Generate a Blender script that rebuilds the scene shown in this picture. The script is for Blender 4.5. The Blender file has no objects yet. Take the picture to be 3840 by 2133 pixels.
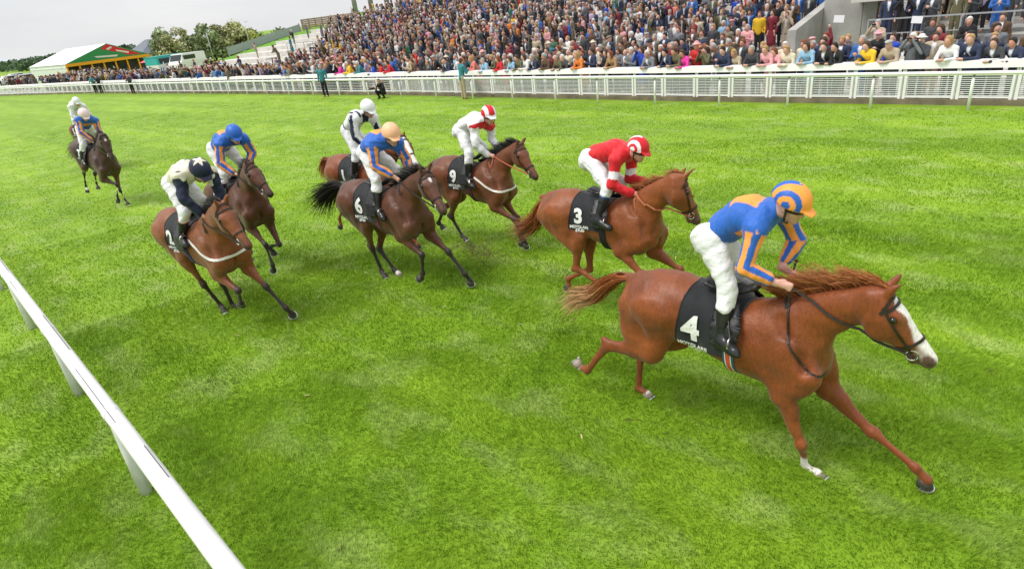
import bpy, bmesh, math, random
import numpy as np
from mathutils import Matrix, Vector
random.seed(7); RNG = np.random.default_rng(7)
sc = bpy.context.scene
COL = sc.collection
# ------------------------------------------------------------------ camera
CAM_F, CAM_H = 2325.66, 3.85
CR = np.array([0.75024269, 0.65238223, -0.10739337]); CU = np.array([-0.19818314, 0.37686057, 0.90482018]); CW = np.array([-0.63076093, 0.65755117, -0.41202804])
cd = bpy.data.cameras.new("camera"); cam = bpy.data.objects.new("camera", cd); COL.objects.link(cam)
cd.sensor_width = 36.0; cd.lens = CAM_F / 3840 * 36.0; cd.clip_start = 0.1; cd.clip_end = 6000
cam.matrix_world = Matrix(((CR[0], CU[0], -CW[0], 0), (CR[1], CU[1], -CW[1], 0), (CR[2], CU[2], -CW[2], CAM_H), (0, 0, 0, 1)))
sc.camera = cam
# ------------------------------------------------------------------ world: overcast daylight
SUN_EL, SUN_AZ = math.radians(58), math.radians(215)
w = bpy.data.worlds.new("World"); sc.world = w; w.use_nodes = True
nt = w.node_tree; nt.nodes.clear()
def N(tree, t, **kw):
    n = tree.nodes.new(t)
    for k, v in kw.items():
        if hasattr(n, k): setattr(n, k, v)
        else: n.inputs[k].default_value = v
    return n
out = N(nt, 'ShaderNodeOutputWorld'); bg = N(nt, 'ShaderNodeBackground'); bg.inputs['Strength'].default_value = 0.1
sky = N(nt, 'ShaderNodeTexSky', sky_type='NISHITA', sun_disc=False); sky.sun_elevation = SUN_EL; sky.sun_rotation = SUN_AZ
tc = N(nt, 'ShaderNodeTexCoord'); sep = N(nt, 'ShaderNodeSeparateXYZ'); nt.links.new(tc.outputs['Generated'], sep.inputs[0])
grad = N(nt, 'ShaderNodeMapRange'); grad.inputs[1].default_value = 0.0; grad.inputs[2].default_value = 0.9; grad.inputs[3].default_value = 6.2; grad.inputs[4].default_value = 10.0
nt.links.new(sep.outputs[2], grad.inputs[0])
mp = N(nt, 'ShaderNodeMapping'); mp.inputs['Scale'].default_value = (2.2, 2.2, 9.0); nt.links.new(tc.outputs['Generated'], mp.inputs[0])
noi = N(nt, 'ShaderNodeTexNoise'); noi.inputs['Scale'].default_value = 1.6; noi.inputs['Detail'].default_value = 5; nt.links.new(mp.outputs[0], noi.inputs[0])
cr = N(nt, 'ShaderNodeValToRGB'); cr.color_ramp.elements[0].position = .3; cr.color_ramp.elements[1].position = .68
cr.color_ramp.elements[0].color = (.83, .85, .89, 1); cr.color_ramp.elements[1].color = (1.03, 1.03, 1.04, 1); nt.links.new(noi.outputs['Fac'], cr.inputs[0])
vm = N(nt, 'ShaderNodeVectorMath', operation='SCALE'); nt.links.new(cr.outputs[0], vm.inputs[0]); nt.links.new(grad.outputs[0], vm.inputs[3])
mx = N(nt, 'ShaderNodeMix', data_type='RGBA'); mx.inputs[0].default_value = 0.93
nt.links.new(sky.outputs[0], mx.inputs[6]); nt.links.new(vm.outputs[0], mx.inputs[7]); nt.links.new(mx.outputs[2], bg.inputs[0]); nt.links.new(bg.outputs[0], out.inputs[0])
sd = bpy.data.lights.new("sun", 'SUN'); sd.energy = 2.1; sd.angle = math.radians(24); sd.color = (1, .965, .9)
sun = bpy.data.objects.new("sun", sd); COL.objects.link(sun)
dirv = Vector((math.sin(SUN_AZ) * math.cos(SUN_EL), math.cos(SUN_AZ) * math.cos(SUN_EL), math.sin(SUN_EL)))
sun.rotation_euler = dirv.to_track_quat('Z', 'Y').to_euler()
vs = sc.view_settings; vs.view_transform = 'Standard'; vs.look = 'None'; vs.gamma = 1; vs.exposure = 0.47
sc.render.engine = 'CYCLES'
try:
    sc.cycles.max_bounces = 6; sc.cycles.use_denoising = True
except Exception: pass
# ------------------------------------------------------------------ helpers
def tag(o, label=None, cat=None, group=None, kind=None):
    if label: o['label'] = label
    if cat: o['category'] = cat
    if group: o['group'] = group
    if kind: o['kind'] = kind
    return o
def empty(name, loc=(0, 0, 0), rot=(0, 0, 0)):
    o = bpy.data.objects.new(name, None); COL.objects.link(o); o.location = loc; o.rotation_euler = rot; o.empty_display_size = .1
    return o
def mesh_obj(name, V, F, mat=None, parent=None, smooth=True, attrs=None):
    V = np.asarray(V, np.float32); me = bpy.data.meshes.new(name)
    if isinstance(F, np.ndarray):
        k = F.shape[1]; me.vertices.add(len(V)); me.vertices.foreach_set('co', V.ravel())
        me.loops.add(F.size); me.loops.foreach_set('vertex_index', F.astype(np.int32).ravel())
        me.polygons.add(len(F)); me.polygons.foreach_set('loop_start', np.arange(0, F.size, k, dtype=np.int32)); me.update(calc_edges=True)
    else:
        me.from_pydata(V.tolist(), [], F)
    if smooth: me.polygons.foreach_set('use_smooth', np.ones(len(me.polygons), bool))
    for an, av in (attrs or {}).items():
        av = np.asarray(av, np.float32)
        if av.ndim == 2:
            a = me.attributes.new(an, 'FLOAT_COLOR', 'POINT'); c = np.ones((len(V), 4), np.float32); c[:, :3] = av; a.data.foreach_set('color', c.ravel())
        else:
            a = me.attributes.new(an, 'FLOAT', 'POINT'); a.data.foreach_set('value', av.ravel())
    me.validate(); me.update()
    o = bpy.data.objects.new(name, me); COL.objects.link(o)
    if mat: me.materials.append(mat)
    if parent is not None: o.parent = parent
    return o
MATS = {}
def mat(name, color=(.5, .5, .5), rough=.6, metal=0., spec=.4, attr=None, objcol=False, var=0., vscale=8., bump=0., bscale=40., stretch=(1, 1, 1), sheen=0., veins=0., sss=0.):
    if name in MATS: return MATS[name]
    m = bpy.data.materials.new(name); m.use_nodes = True; t = m.node_tree; b = t.nodes['Principled BSDF']
    b.inputs['Roughness'].default_value = rough; b.inputs['Metallic'].default_value = metal; b.inputs['Specular IOR Level'].default_value = spec
    if sheen: b.inputs['Sheen Weight'].default_value = sheen
    if sss:
        b.inputs['Subsurface Weight'].default_value = sss; b.inputs['Subsurface Radius'].default_value = (.012, .005, .003)
    src = None
    if attr:
        a = N(t, 'ShaderNodeAttribute'); a.attribute_name = attr; src = a.outputs['Color']
    elif objcol:
        a = N(t, 'ShaderNodeObjectInfo'); src = a.outputs['Color']
    else:
        a = N(t, 'ShaderNodeRGB'); a.outputs[0].default_value = (*color, 1); src = a.outputs[0]
    co = N(t, 'ShaderNodeTexCoord'); mp = N(t, 'ShaderNodeMapping'); mp.inputs['Scale'].default_value = stretch; t.links.new(co.outputs['Object'], mp.inputs[0])
    if var:
        n = N(t, 'ShaderNodeTexNoise'); n.inputs['Scale'].default_value = vscale; n.inputs['Detail'].default_value = 6; t.links.new(mp.outputs[0], n.inputs[0])
        r = N(t, 'ShaderNodeMapRange'); r.inputs[1].default_value = .25; r.inputs[2].default_value = .75; r.inputs[3].default_value = 1 - var; r.inputs[4].default_value = 1 + var; t.links.new(n.outputs['Fac'], r.inputs[0])
        v = N(t, 'ShaderNodeVectorMath', operation='SCALE'); t.links.new(src, v.inputs[0]); t.links.new(r.outputs[0], v.inputs[3]); src = v.outputs[0]
    t.links.new(src, b.inputs['Base Color'])
    if bump:
        n = N(t, 'ShaderNodeTexNoise'); n.inputs['Scale'].default_value = bscale; n.inputs['Detail'].default_value = 5; t.links.new(mp.outputs[0], n.inputs[0])
        bp = N(t, 'ShaderNodeBump'); bp.inputs['Strength'].default_value = min(1, bump); bp.inputs['Distance'].default_value = .02; t.links.new(n.outputs['Fac'], bp.inputs['Height']); t.links.new(bp.outputs[0], b.inputs['Normal'])
        if veins:
            dn = N(t, 'ShaderNodeTexNoise'); dn.inputs['Scale'].default_value = 5; dn.inputs['Detail'].default_value = 3; t.links.new(co.outputs['Object'], dn.inputs[0]); ad = N(t, 'ShaderNodeMix', data_type='RGBA', blend_type='ADD'); ad.inputs[0].default_value = .35; t.links.new(co.outputs['Object'], ad.inputs[6]); t.links.new(dn.outputs['Color'], ad.inputs[7])
            vo = N(t, 'ShaderNodeTexVoronoi', feature='DISTANCE_TO_EDGE'); vo.inputs['Scale'].default_value = 5.5; t.links.new(ad.outputs[2], vo.inputs[0]); vr = N(t, 'ShaderNodeMapRange', interpolation_type='SMOOTHSTEP'); vr.inputs[1].default_value = .0; vr.inputs[2].default_value = .05; vr.inputs[3].default_value = 1; vr.inputs[4].default_value = 0; t.links.new(vo.outputs['Distance'], vr.inputs[0])
            mk = N(t, 'ShaderNodeTexNoise'); mk.inputs['Scale'].default_value = 2.5; t.links.new(co.outputs['Object'], mk.inputs[0]); mr = N(t, 'ShaderNodeMapRange'); mr.inputs[1].default_value = .45; mr.inputs[2].default_value = .65; t.links.new(mk.outputs['Fac'], mr.inputs[0]); mm = N(t, 'ShaderNodeMath', operation='MULTIPLY'); t.links.new(vr.outputs[0], mm.inputs[0]); t.links.new(mr.outputs[0], mm.inputs[1])
            b2 = N(t, 'ShaderNodeBump'); b2.inputs['Strength'].default_value = veins; b2.inputs['Distance'].default_value = .012; t.links.new(mm.outputs[0], b2.inputs['Height']); t.links.new(bp.outputs[0], b2.inputs['Normal']); t.links.new(b2.outputs[0], b.inputs['Normal'])
    MATS[name] = m
    return m
class MB:
    """collects boxes, bars, prisms and tubes into one mesh"""
    def __init__(s): s.V = []; s.F = []
    def add(s, V, F):
        k = len(s.V); s.V += [tuple(map(float, v)) for v in V]; s.F += [tuple(i + k for i in f) for f in F]
    def box(s, lo, hi):
        (a, b, c), (d, e, f) = lo, hi
        s.add([(a, b, c), (d, b, c), (d, e, c), (a, e, c), (a, b, f), (d, b, f), (d, e, f), (a, e, f)], [(0, 3, 2, 1), (4, 5, 6, 7), (0, 1, 5, 4), (1, 2, 6, 5), (2, 3, 7, 6), (3, 0, 4, 7)])
    def bar(s, A, B, w, h, up=(0, 0, 1)):
        A = np.array(A, float); B = np.array(B, float); d = B - A; d /= np.linalg.norm(d); sd_ = np.cross(d, up)
        if np.linalg.norm(sd_) < 1e-3: sd_ = np.cross(d, (0, 1, 0))
        sd_ /= np.linalg.norm(sd_); u = np.cross(sd_, d); V = []
        for P in (A, B):
            for (i, j) in ((-1, -1), (1, -1), (1, 1), (-1, 1)): V.append(P + sd_ * w / 2 * i + u * h / 2 * j)
        s.add(V, [(0, 3, 2, 1), (4, 5, 6, 7), (0, 1, 5, 4), (1, 2, 6, 5), (2, 3, 7, 6), (3, 0, 4, 7)])
    def tube(s, P, R, n=8, ell=1., up=(0, 0, 1), cap=True):
        P = np.array(P, float); m = len(P); R = np.broadcast_to(R, (m,)); rings = []
        T = np.gradient(P, axis=0); T /= np.linalg.norm(T, axis=1)[:, None] + 1e-9
        for i in range(m):
            sdv = np.cross(T[i], up)
            if np.linalg.norm(sdv) < .05: sdv = np.cross(T[i], (0, 1, .1))
            sdv /= np.linalg.norm(sdv); u = np.cross(sdv, T[i]); a = np.arange(n) * 2 * np.pi / n
            rings.append(P[i] + R[i] * (np.cos(a)[:, None] * sdv * ell + np.sin(a)[:, None] * u))
        F = [(i * n + j, i * n + (j + 1) % n, (i + 1) * n + (j + 1) % n, (i + 1) * n + j) for i in range(m - 1) for j in range(n)]
        if cap: F += [tuple(range(n))[::-1], tuple(range((m - 1) * n, m * n))]
        s.add(np.concatenate(rings), F)
    def sphere(s, c, r, n=10, m=7):
        r = np.broadcast_to(r, (3,)); V = [(0, 0, 1)]; F = []
        for i in range(1, m):
            for j in range(n): V.append((math.sin(math.pi * i / m) * math.cos(2 * math.pi * j / n), math.sin(math.pi * i / m) * math.sin(2 * math.pi * j / n), math.cos(math.pi * i / m)))
        V.append((0, 0, -1)); k = len(V) - 1
        for j in range(n): F.append((0, 1 + j, 1 + (j + 1) % n)); F.append((k, 1 + (m - 2) * n + (j + 1) % n, 1 + (m - 2) * n + j))
        for i in range(m - 2):
            for j in range(n): F.append((1 + i * n + j, 1 + (i + 1) * n + j, 1 + (i + 1) * n + (j + 1) % n, 1 + i * n + (j + 1) % n))
        s.add(np.array(V) * r + np.array(c), F)
    def build(s, name, m=None, parent=None, smooth=False):
        o = mesh_obj(name, np.array(s.V), s.F, m, parent, smooth)
        return o
def unit(v):
    v = np.asarray(v, float); return v / (np.linalg.norm(v) + 1e-12)
class Field:
    """signed-distance field on a grid; shapes blend into one continuous surface"""
    def __init__(s, lo, hi, v):
        s.v = v; s.lo = np.array(lo, float) - 4 * v; s.n = (np.ceil((np.array(hi) - s.lo) / v) + 5).astype(int); s.D = np.full(s.n, .5, np.float32)
    def sub(s, lo, hi):
        a = np.clip(np.floor((np.array(lo) - s.lo) / s.v).astype(int), 0, s.n - 1); b = np.clip(np.ceil((np.array(hi) - s.lo) / s.v).astype(int) + 1, 1, s.n); b = np.maximum(a + 1, b)
        ax = [(np.arange(a[i], b[i]) * s.v + s.lo[i]).astype(np.float32) for i in range(3)]
        return (slice(a[0], b[0]), slice(a[1], b[1]), slice(a[2], b[2])), np.meshgrid(*ax, indexing='ij', sparse=True)
    def put(s, sl, T, k, mode='add'):
        D = s.D[sl]
        if mode == 'add':
            h = np.maximum(k - np.abs(D - T), 0) / k; s.D[sl] = np.minimum(D, T) - h * h * k / 4
        elif mode == 'cut':
            T = -T; h = np.maximum(k - np.abs(D - T), 0) / k; s.D[sl] = np.maximum(D, T) + h * h * k / 4
    def loft(s, P, a, b=None, k=.03, up=(0, 0, 1), mode='add', cap=1., grow=0.):
        P = np.array(P, float); m = len(P); a = np.broadcast_to(np.array(a, float), (m,)) + grow; b = (a - grow if b is None else np.broadcast_to(np.array(b, float), (m,))) + grow
        pad = max(a.max(), b.max()) + k + 2 * s.v
        sl, (X, Y, Z) = s.sub(P.min(0) - pad, P.max(0) + pad); T = np.full(np.broadcast(X, Y, Z).shape, .5, np.float32)
        segs = [(0, 0)] if m == 1 else [(i, i + 1) for i in range(m - 1)]
        for i, j in segs:
            A, B = P[i], P[j]; d = B - A; L = np.linalg.norm(d); d = d / L if L > 1e-6 else np.array((1., 0, 0)); u = np.array(up, float) - np.dot(up, d) * d
            if np.linalg.norm(u) < .05: u = np.cross(d, (0, 1, 0))
            u = unit(u); v = np.cross(d, u)
            x, y, z = X - A[0], Y - A[1], Z - A[2]; t = x * d[0] + y * d[1] + z * d[2]; tc_ = np.clip(t, 0, L); et = t - tc_; tt = (tc_ / L if L > 1e-6 else tc_ * 0).astype(np.float32)
            eu = x * u[0] + y * u[1] + z * u[2]; ev = x * v[0] + y * v[1] + z * v[2]
            aa = a[i] + (a[j] - a[i]) * tt; bb = b[i] + (b[j] - b[i]) * tt; cc = np.minimum(aa, bb) * cap
            eu = eu / aa; ev = ev / bb; et = et / cc; k0 = np.sqrt(eu * eu + ev * ev + et * et)
            k1 = np.sqrt((eu / aa) ** 2 + (ev / bb) ** 2 + (et / cc) ** 2) + 1e-6
            T = np.minimum(T, (k0 * (k0 - 1) / k1).astype(np.float32))
        s.put(sl, T, k, mode)
    def blob(s, c, r, k=.03, ax=None, mode='add'):
        c = np.array(c, float); r = np.broadcast_to(np.array(r, float), (3,)); pad = r.max() + k + 2 * s.v; sl, (X, Y, Z) = s.sub(c - pad, c + pad); x, y, z = X - c[0], Y - c[1], Z - c[2]
        if ax is None: q = (x, y, z)
        else: q = tuple(x * e[0] + y * e[1] + z * e[2] for e in ax)
        k0 = np.sqrt(sum((q[i] / r[i]) ** 2 for i in range(3))); k1 = np.sqrt(sum((q[i] / r[i] ** 2) ** 2 for i in range(3))) + 1e-6
        s.put(sl, (k0 * (k0 - 1) / k1).astype(np.float32), k, mode)
    def plane(s, p, n, k=.005):
        n = unit(n); X, Y, Z = [(np.arange(s.n[i]) * s.v + s.lo[i]).astype(np.float32) for i in range(3)]
        T = (X[:, None, None] - p[0]) * n[0] + (Y[None, :, None] - p[1]) * n[1] + (Z[None, None, :] - p[2]) * n[2]
        s.put((slice(None),) * 3, -T.astype(np.float32), k, 'cut')
    def wobble(s, amp, f, seed=0, only=None):
        X, Y, Z = [(np.arange(s.n[i]) * s.v + s.lo[i]).astype(np.float32) for i in range(3)]; r = np.random.default_rng(seed); X, Y, Z = X[:, None, None], Y[None, :, None], Z[None, None, :]; W = 0
        for i in range(7):
            q = r.normal(size=3) * f * (1 + .45 * i); W = W + np.sin(q[0] * X + q[1] * Y + q[2] * Z + r.uniform(0, 6.3)) / (1 + .35 * i)
        s.D += (amp * W * .6).astype(np.float32)
    def blur(s, n=1):
        for _ in range(n):
            for ax in range(3):
                D = s.D; E = D.copy(); sl = lambda i, j: tuple(slice(i, j) if q == ax else slice(None) for q in range(3))
                E[sl(1, -1)] = .25 * D[sl(0, -2)] + .5 * D[sl(1, -1)] + .25 * D[sl(2, None)]; s.D = E
    def sample(s, P):
        P = np.asarray(P, float); q = (P - s.lo) / s.v; i = np.clip(np.floor(q).astype(int), 0, s.n - 2); f = np.clip(q - i, 0, 1); r = 0
        for a in (0, 1):
            for b in (0, 1):
                for c in (0, 1):
                    r = r + s.D[i[..., 0] + a, i[..., 1] + b, i[..., 2] + c] * (f[..., 0] if a else 1 - f[..., 0]) * (f[..., 1] if b else 1 - f[..., 1]) * (f[..., 2] if c else 1 - f[..., 2])
        return r
    def grad(s, P):
        h = s.v; return np.stack([s.sample(P + np.eye(3)[i] * h) - s.sample(P - np.eye(3)[i] * h) for i in range(3)], -1)
    def hit(s, O, d, L=.9, off=0.):
        """first surface met from O along d (arrays), pulled back by off"""
        O = np.asarray(O, float); d = np.broadcast_to(np.asarray(d, float), O.shape); t = np.zeros(O.shape[:-1]); done = np.zeros(t.shape, bool)
        for _ in range(140):
            v = s.sample(O + d * t[..., None]) - off; done |= v < .001; t = np.where(done, t, t + np.clip(v * .7, .002, .05)); t = np.minimum(t, L)
        return O + d * t[..., None]
    def mesh(s):
        D = s.D; S = D < 0; n = np.array(D.shape); c = sum(S[a:n[0] - 1 + a, b:n[1] - 1 + b, e:n[2] - 1 + e].astype(np.int8) for a in (0, 1) for b in (0, 1) for e in (0, 1))
        idx = np.argwhere((c > 0) & (c < 8)); cid = np.full(n - 1, -1, np.int32); cid[tuple(idx.T)] = np.arange(len(idx)); acc = np.zeros((len(idx), 3)); cnt = np.zeros(len(idx))
        cor = [(a, b, e) for a in (0, 1) for b in (0, 1) for e in (0, 1)]; val = {q: D[idx[:, 0] + q[0], idx[:, 1] + q[1], idx[:, 2] + q[2]] for q in cor}
        for q in cor:
            for ax in range(3):
                if q[ax]: continue
                r = list(q); r[ax] = 1; v0, v1 = val[q], val[tuple(r)]; m = (v0 < 0) != (v1 < 0); t = np.where(m, v0 / np.where(m, v0 - v1, 1), 0); p = np.tile(np.array(q, float), (len(idx), 1)); p[:, ax] = t; acc += p * m[:, None]; cnt += m
        V = (idx + acc / cnt[:, None]) * s.v + s.lo; F = []
        for ax in range(3):
            o = [q for q in range(3) if q != ax]; sl0 = [slice(None)] * 3; sl1 = [slice(None)] * 3; sl0[ax] = slice(0, -1); sl1[ax] = slice(1, None)
            e = np.argwhere(S[tuple(sl0)] != S[tuple(sl1)]); e = e[(e[:, o[0]] > 0) & (e[:, o[1]] > 0) & (e[:, o[0]] < n[o[0]] - 1) & (e[:, o[1]] < n[o[1]] - 1)]; ins = S[tuple(e.T)]; q = []
            for da, db in ((-1, -1), (0, -1), (0, 0), (-1, 0)):
                f = e.copy(); f[:, o[0]] += da; f[:, o[1]] += db; q.append(cid[tuple(f.T)])
            q = np.stack(q, 1); flip = ins if ax != 1 else ~ins; q = np.where(flip[:, None], q, q[:, ::-1]); F.append(q)
        return V, np.concatenate(F)
def segdist(P, A, B):
    A = np.array(A); d = np.array(B) - A; t = np.clip(((P - A) @ d) / (d @ d + 1e-9), 0, 1); return np.linalg.norm(P - A - t[:, None] * d, axis=1), t
def vnoise(P, f, seed=0):
    r = np.random.default_rng(seed); W = 0
    for i in range(6): W = W + np.sin(P @ (r.normal(size=3) * f * (1 + .5 * i)) + r.uniform(0, 6.3)) / (1 + .4 * i)
    return W / 2.5
def smooth_step(a, b, x):
    t = np.clip((x - a) / (b - a), 0, 1); return t * t * (3 - 2 * t)
def band(path, nrm, width, thick, closed=False):
    """flat strap following path with outward normals; returns V, F"""
    P = np.array(path, float); n = np.array(nrm, float); T = np.roll(P, -1, 0) - np.roll(P, 1, 0) if closed else np.gradient(P, axis=0); T /= np.linalg.norm(T, axis=1)[:, None] + 1e-9; n = n - (n * T).sum(1)[:, None] * T; n /= np.linalg.norm(n, axis=1)[:, None] + 1e-9; wv = np.cross(n, T); m = len(P); width = np.broadcast_to(width, (m,))[:, None]
    V = np.concatenate([P - wv * width / 2, P + wv * width / 2, P + wv * width / 2 + n * thick, P - wv * width / 2 + n * thick]); F = []
    for i in range(m if closed else m - 1):
        j = (i + 1) % m
        for q in range(4):
            r = (q + 1) % 4; F.append((q * m + i, q * m + j, r * m + j, r * m + i)[::-1])
    if not closed: F += [(0, m, 2 * m, 3 * m), (4 * m - 1, 3 * m - 1, 2 * m - 1, m - 1)]
    return V, F
def text_mesh(body, size, bold=.0):
    cu = bpy.data.curves.new('t', 'FONT'); cu.body = body; cu.size = size; cu.align_x = 'CENTER'; cu.align_y = 'CENTER'; cu.offset = bold; cu.resolution_u = 4
    o = bpy.data.objects.new('t', cu); COL.objects.link(o); dg = bpy.context.evaluated_depsgraph_get(); me = bpy.data.meshes.new_from_object(o.evaluated_get(dg)); bpy.data.objects.remove(o)
    bm = bmesh.new(); bm.from_mesh(me); bmesh.ops.triangulate(bm, faces=bm.faces)
    for _ in range(4):
        e = [x for x in bm.edges if x.calc_length() > .03]
        if not e: break
        bmesh.ops.subdivide_edges(bm, edges=e, cuts=1); bmesh.ops.triangulate(bm, faces=bm.faces)
    V = np.array([v.co[:] for v in bm.verts]); bm.verts.index_update(); F = [tuple(v.index for v in f.verts) for f in bm.faces]; bm.free(); return V, F
def hair(roots, dirs, length, curl, width, seed=0, seg=6, wind=(0, 0, 0)):
    """many thin tapering strands in one mesh"""
    r = np.random.default_rng(seed); m = len(roots); P = np.array(roots, float); d = np.array(dirs, float); L = np.broadcast_to(length, (m,)) * r.uniform(.7, 1.15, m); pts = [P.copy()]
    for i in range(seg):
        d = d + np.array(wind) * (1 / seg) + r.normal(size=(m, 3)) * curl; d /= np.linalg.norm(d, axis=1)[:, None]; P = P + d * (L / seg)[:, None]; pts.append(P.copy())
    pts = np.array(pts); sd_ = np.cross(d, r.normal(size=(m, 3))); sd_ /= np.linalg.norm(sd_, axis=1)[:, None]; V = []; 
    for i in range(seg + 1):
        wd = width * (1 - (i / seg) ** 2 * .85) / 2; V += [pts[i] - sd_ * wd, pts[i] + sd_ * wd]
    V = np.array(V).transpose(1, 0, 2).reshape(-1, 3); k = 2 * (seg + 1); base = np.arange(m)[:, None] * k
    F = np.concatenate([np.stack([base[:, 0] + 2 * i, base[:, 0] + 2 * i + 1, base[:, 0] + 2 * i + 3, base[:, 0] + 2 * i + 2], 1) for i in range(seg)]); return V, F, np.tile(np.repeat(np.arange(seg + 1) / seg, 2), m), np.repeat(r.uniform(0, 1, m), k)
# ------------------------------------------------------------------ ground and turf
WPAINT = mat('white_paint', (.84, .83, .83), .4, var=.07, vscale=2.2); RPLAST = mat('scuffed_white_plastic', (.74, .735, .74), .45, var=.13, vscale=5, stretch=(.35, 3, 1.5), bump=.12, bscale=25)
CONC = mat('concrete', (.36, .35, .33), .85, var=.22, vscale=1.3, bump=.2, bscale=14)
CONC_L = mat('pale_concrete', (.55, .53, .49), .85, var=.15, vscale=1.5, bump=.15, bscale=14)
GALV = mat('galvanised_steel', (.42, .45, .47), .45, .6, var=.1, vscale=6)
def turf_material(blade=False):
    m = bpy.data.materials.new('turf_blade' if blade else 'turf'); m.use_nodes = True; t = m.node_tree; b = t.nodes['Principled BSDF']; b.inputs['Roughness'].default_value = .75; b.inputs['Specular IOR Level'].default_value = .25
    co = N(t, 'ShaderNodeNewGeometry'); at = N(t, 'ShaderNodeAttribute'); at.attribute_name = 'tip'; ra = N(t, 'ShaderNodeAttribute'); ra.attribute_name = 'rnd'
    def noise(scale, detail, st=(1, 1, 1)):
        mp = N(t, 'ShaderNodeMapping'); mp.inputs['Scale'].default_value = st; t.links.new(co.outputs['Position'], mp.inputs[0]); n = N(t, 'ShaderNodeTexNoise'); n.inputs['Scale'].default_value = scale; n.inputs['Detail'].default_value = detail; t.links.new(mp.outputs[0], n.inputs[0]); return n.outputs['Fac']
    def ramp(src, stops):
        r = N(t, 'ShaderNodeValToRGB'); e = r.color_ramp.elements
        while len(e) < len(stops): e.new(.5)
        for q, (p, c) in zip(e, stops): q.position = p; q.color = (*c, 1)
        t.links.new(src, r.inputs[0]); return r.outputs[0]
    def mixn(f, a, b_, blend='MIX'):
        m_ = N(t, 'ShaderNodeMix', data_type='RGBA', blend_type=blend); t.links.new(f, m_.inputs[0]) if not isinstance(f, float) else setattr(m_.inputs[0], 'default_value', f); t.links.new(a, m_.inputs[6]); t.links.new(b_, m_.inputs[7]); return m_.outputs[2]
    base = ramp(noise(.9, 4), [(.30, (.155, .280, .010)), (.5, (.198, .335, .014)), (.70, (.238, .38, .020))])
    pale = ramp(noise(2.1, 6, (.55, 1., 1.)), [(.50, (0, 0, 0)), (.68, (1, 1, 1))]); pc = N(t, 'ShaderNodeRGB'); pc.outputs[0].default_value = (.31, .41, .11, 1); pm = N(t, 'ShaderNodeMath', operation='MULTIPLY'); pm.inputs[1].default_value = .62; t.links.new(pale, pm.inputs[0]); c1 = mixn(pm.outputs[0], base, pc.outputs[0])
    band_ = ramp(noise(.32, 2, (.10, 1.6, 1)), [(.40, (.86, .90, .8)), (.60, (1.12, 1.10, 1.15))]); c1b = mixn(1.0, c1, band_, 'MULTIPLY'); dv = ramp(noise(4.6, 3), [(.715, (0, 0, 0)), (.76, (.75, .75, .75))]); so = N(t, 'ShaderNodeRGB'); so.outputs[0].default_value = (.085, .095, .02, 1); c2 = mixn(dv, c1b, so.outputs[0])
    v = N(t, 'ShaderNodeMapRange'); v.inputs[3].default_value = .72; v.inputs[4].default_value = 1.30; t.links.new(ra.outputs['Fac'], v.inputs[0]); sc1 = N(t, 'ShaderNodeVectorMath', operation='SCALE'); t.links.new(c2, sc1.inputs[0]); t.links.new(v.outputs[0], sc1.inputs[3])
    t.links.new(sc1.outputs[0], b.inputs['Base Color']); tr = N(t, 'ShaderNodeBsdfTranslucent'); t.links.new(sc1.outputs[0], tr.inputs[0]); ms = N(t, 'ShaderNodeMixShader'); ms.inputs[0].default_value = .38 if blade else 0.; t.links.new(b.outputs[0], ms.inputs[1]); t.links.new(tr.outputs[0], ms.inputs[2]); t.links.new(ms.outputs[0], t.nodes['Material Output'].inputs[0]); return m
TURF = turf_material(); BLADE = turf_material(True)
def terrain():
    """one sheet to the horizon, level at the track and rolling far off"""
    xs = np.concatenate([-np.geomspace(4000, 320, 22), np.linspace(-300, -120, 19), np.linspace(-112, 40, 60), np.geomspace(60, 1500, 8)]); ys = np.concatenate([-np.geomspace(800, 40, 6), np.linspace(-30, 21, 40), np.linspace(22, 80, 24), np.geomspace(95, 3500, 22)]); X, Y = np.meshgrid(xs, ys, indexing='ij'); d = np.hypot(X, Y)
    Z = np.where(d > 350, (d - 350) * .0012 * (1 + .5 * np.sin(X * .004 + Y * .003)), 0); V = np.stack([X, Y, Z], -1).reshape(-1, 3); q = np.arange(len(V)).reshape(X.shape); F = np.stack([q[:-1, :-1], q[1:, :-1], q[1:, 1:], q[:-1, 1:]], -1).reshape(-1, 4)
    o = mesh_obj('ground', V, F, TURF, attrs={'tip': np.zeros(len(V)), 'rnd': np.full(len(V), .35)}); tag(o, kind='structure')
terrain()
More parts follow.
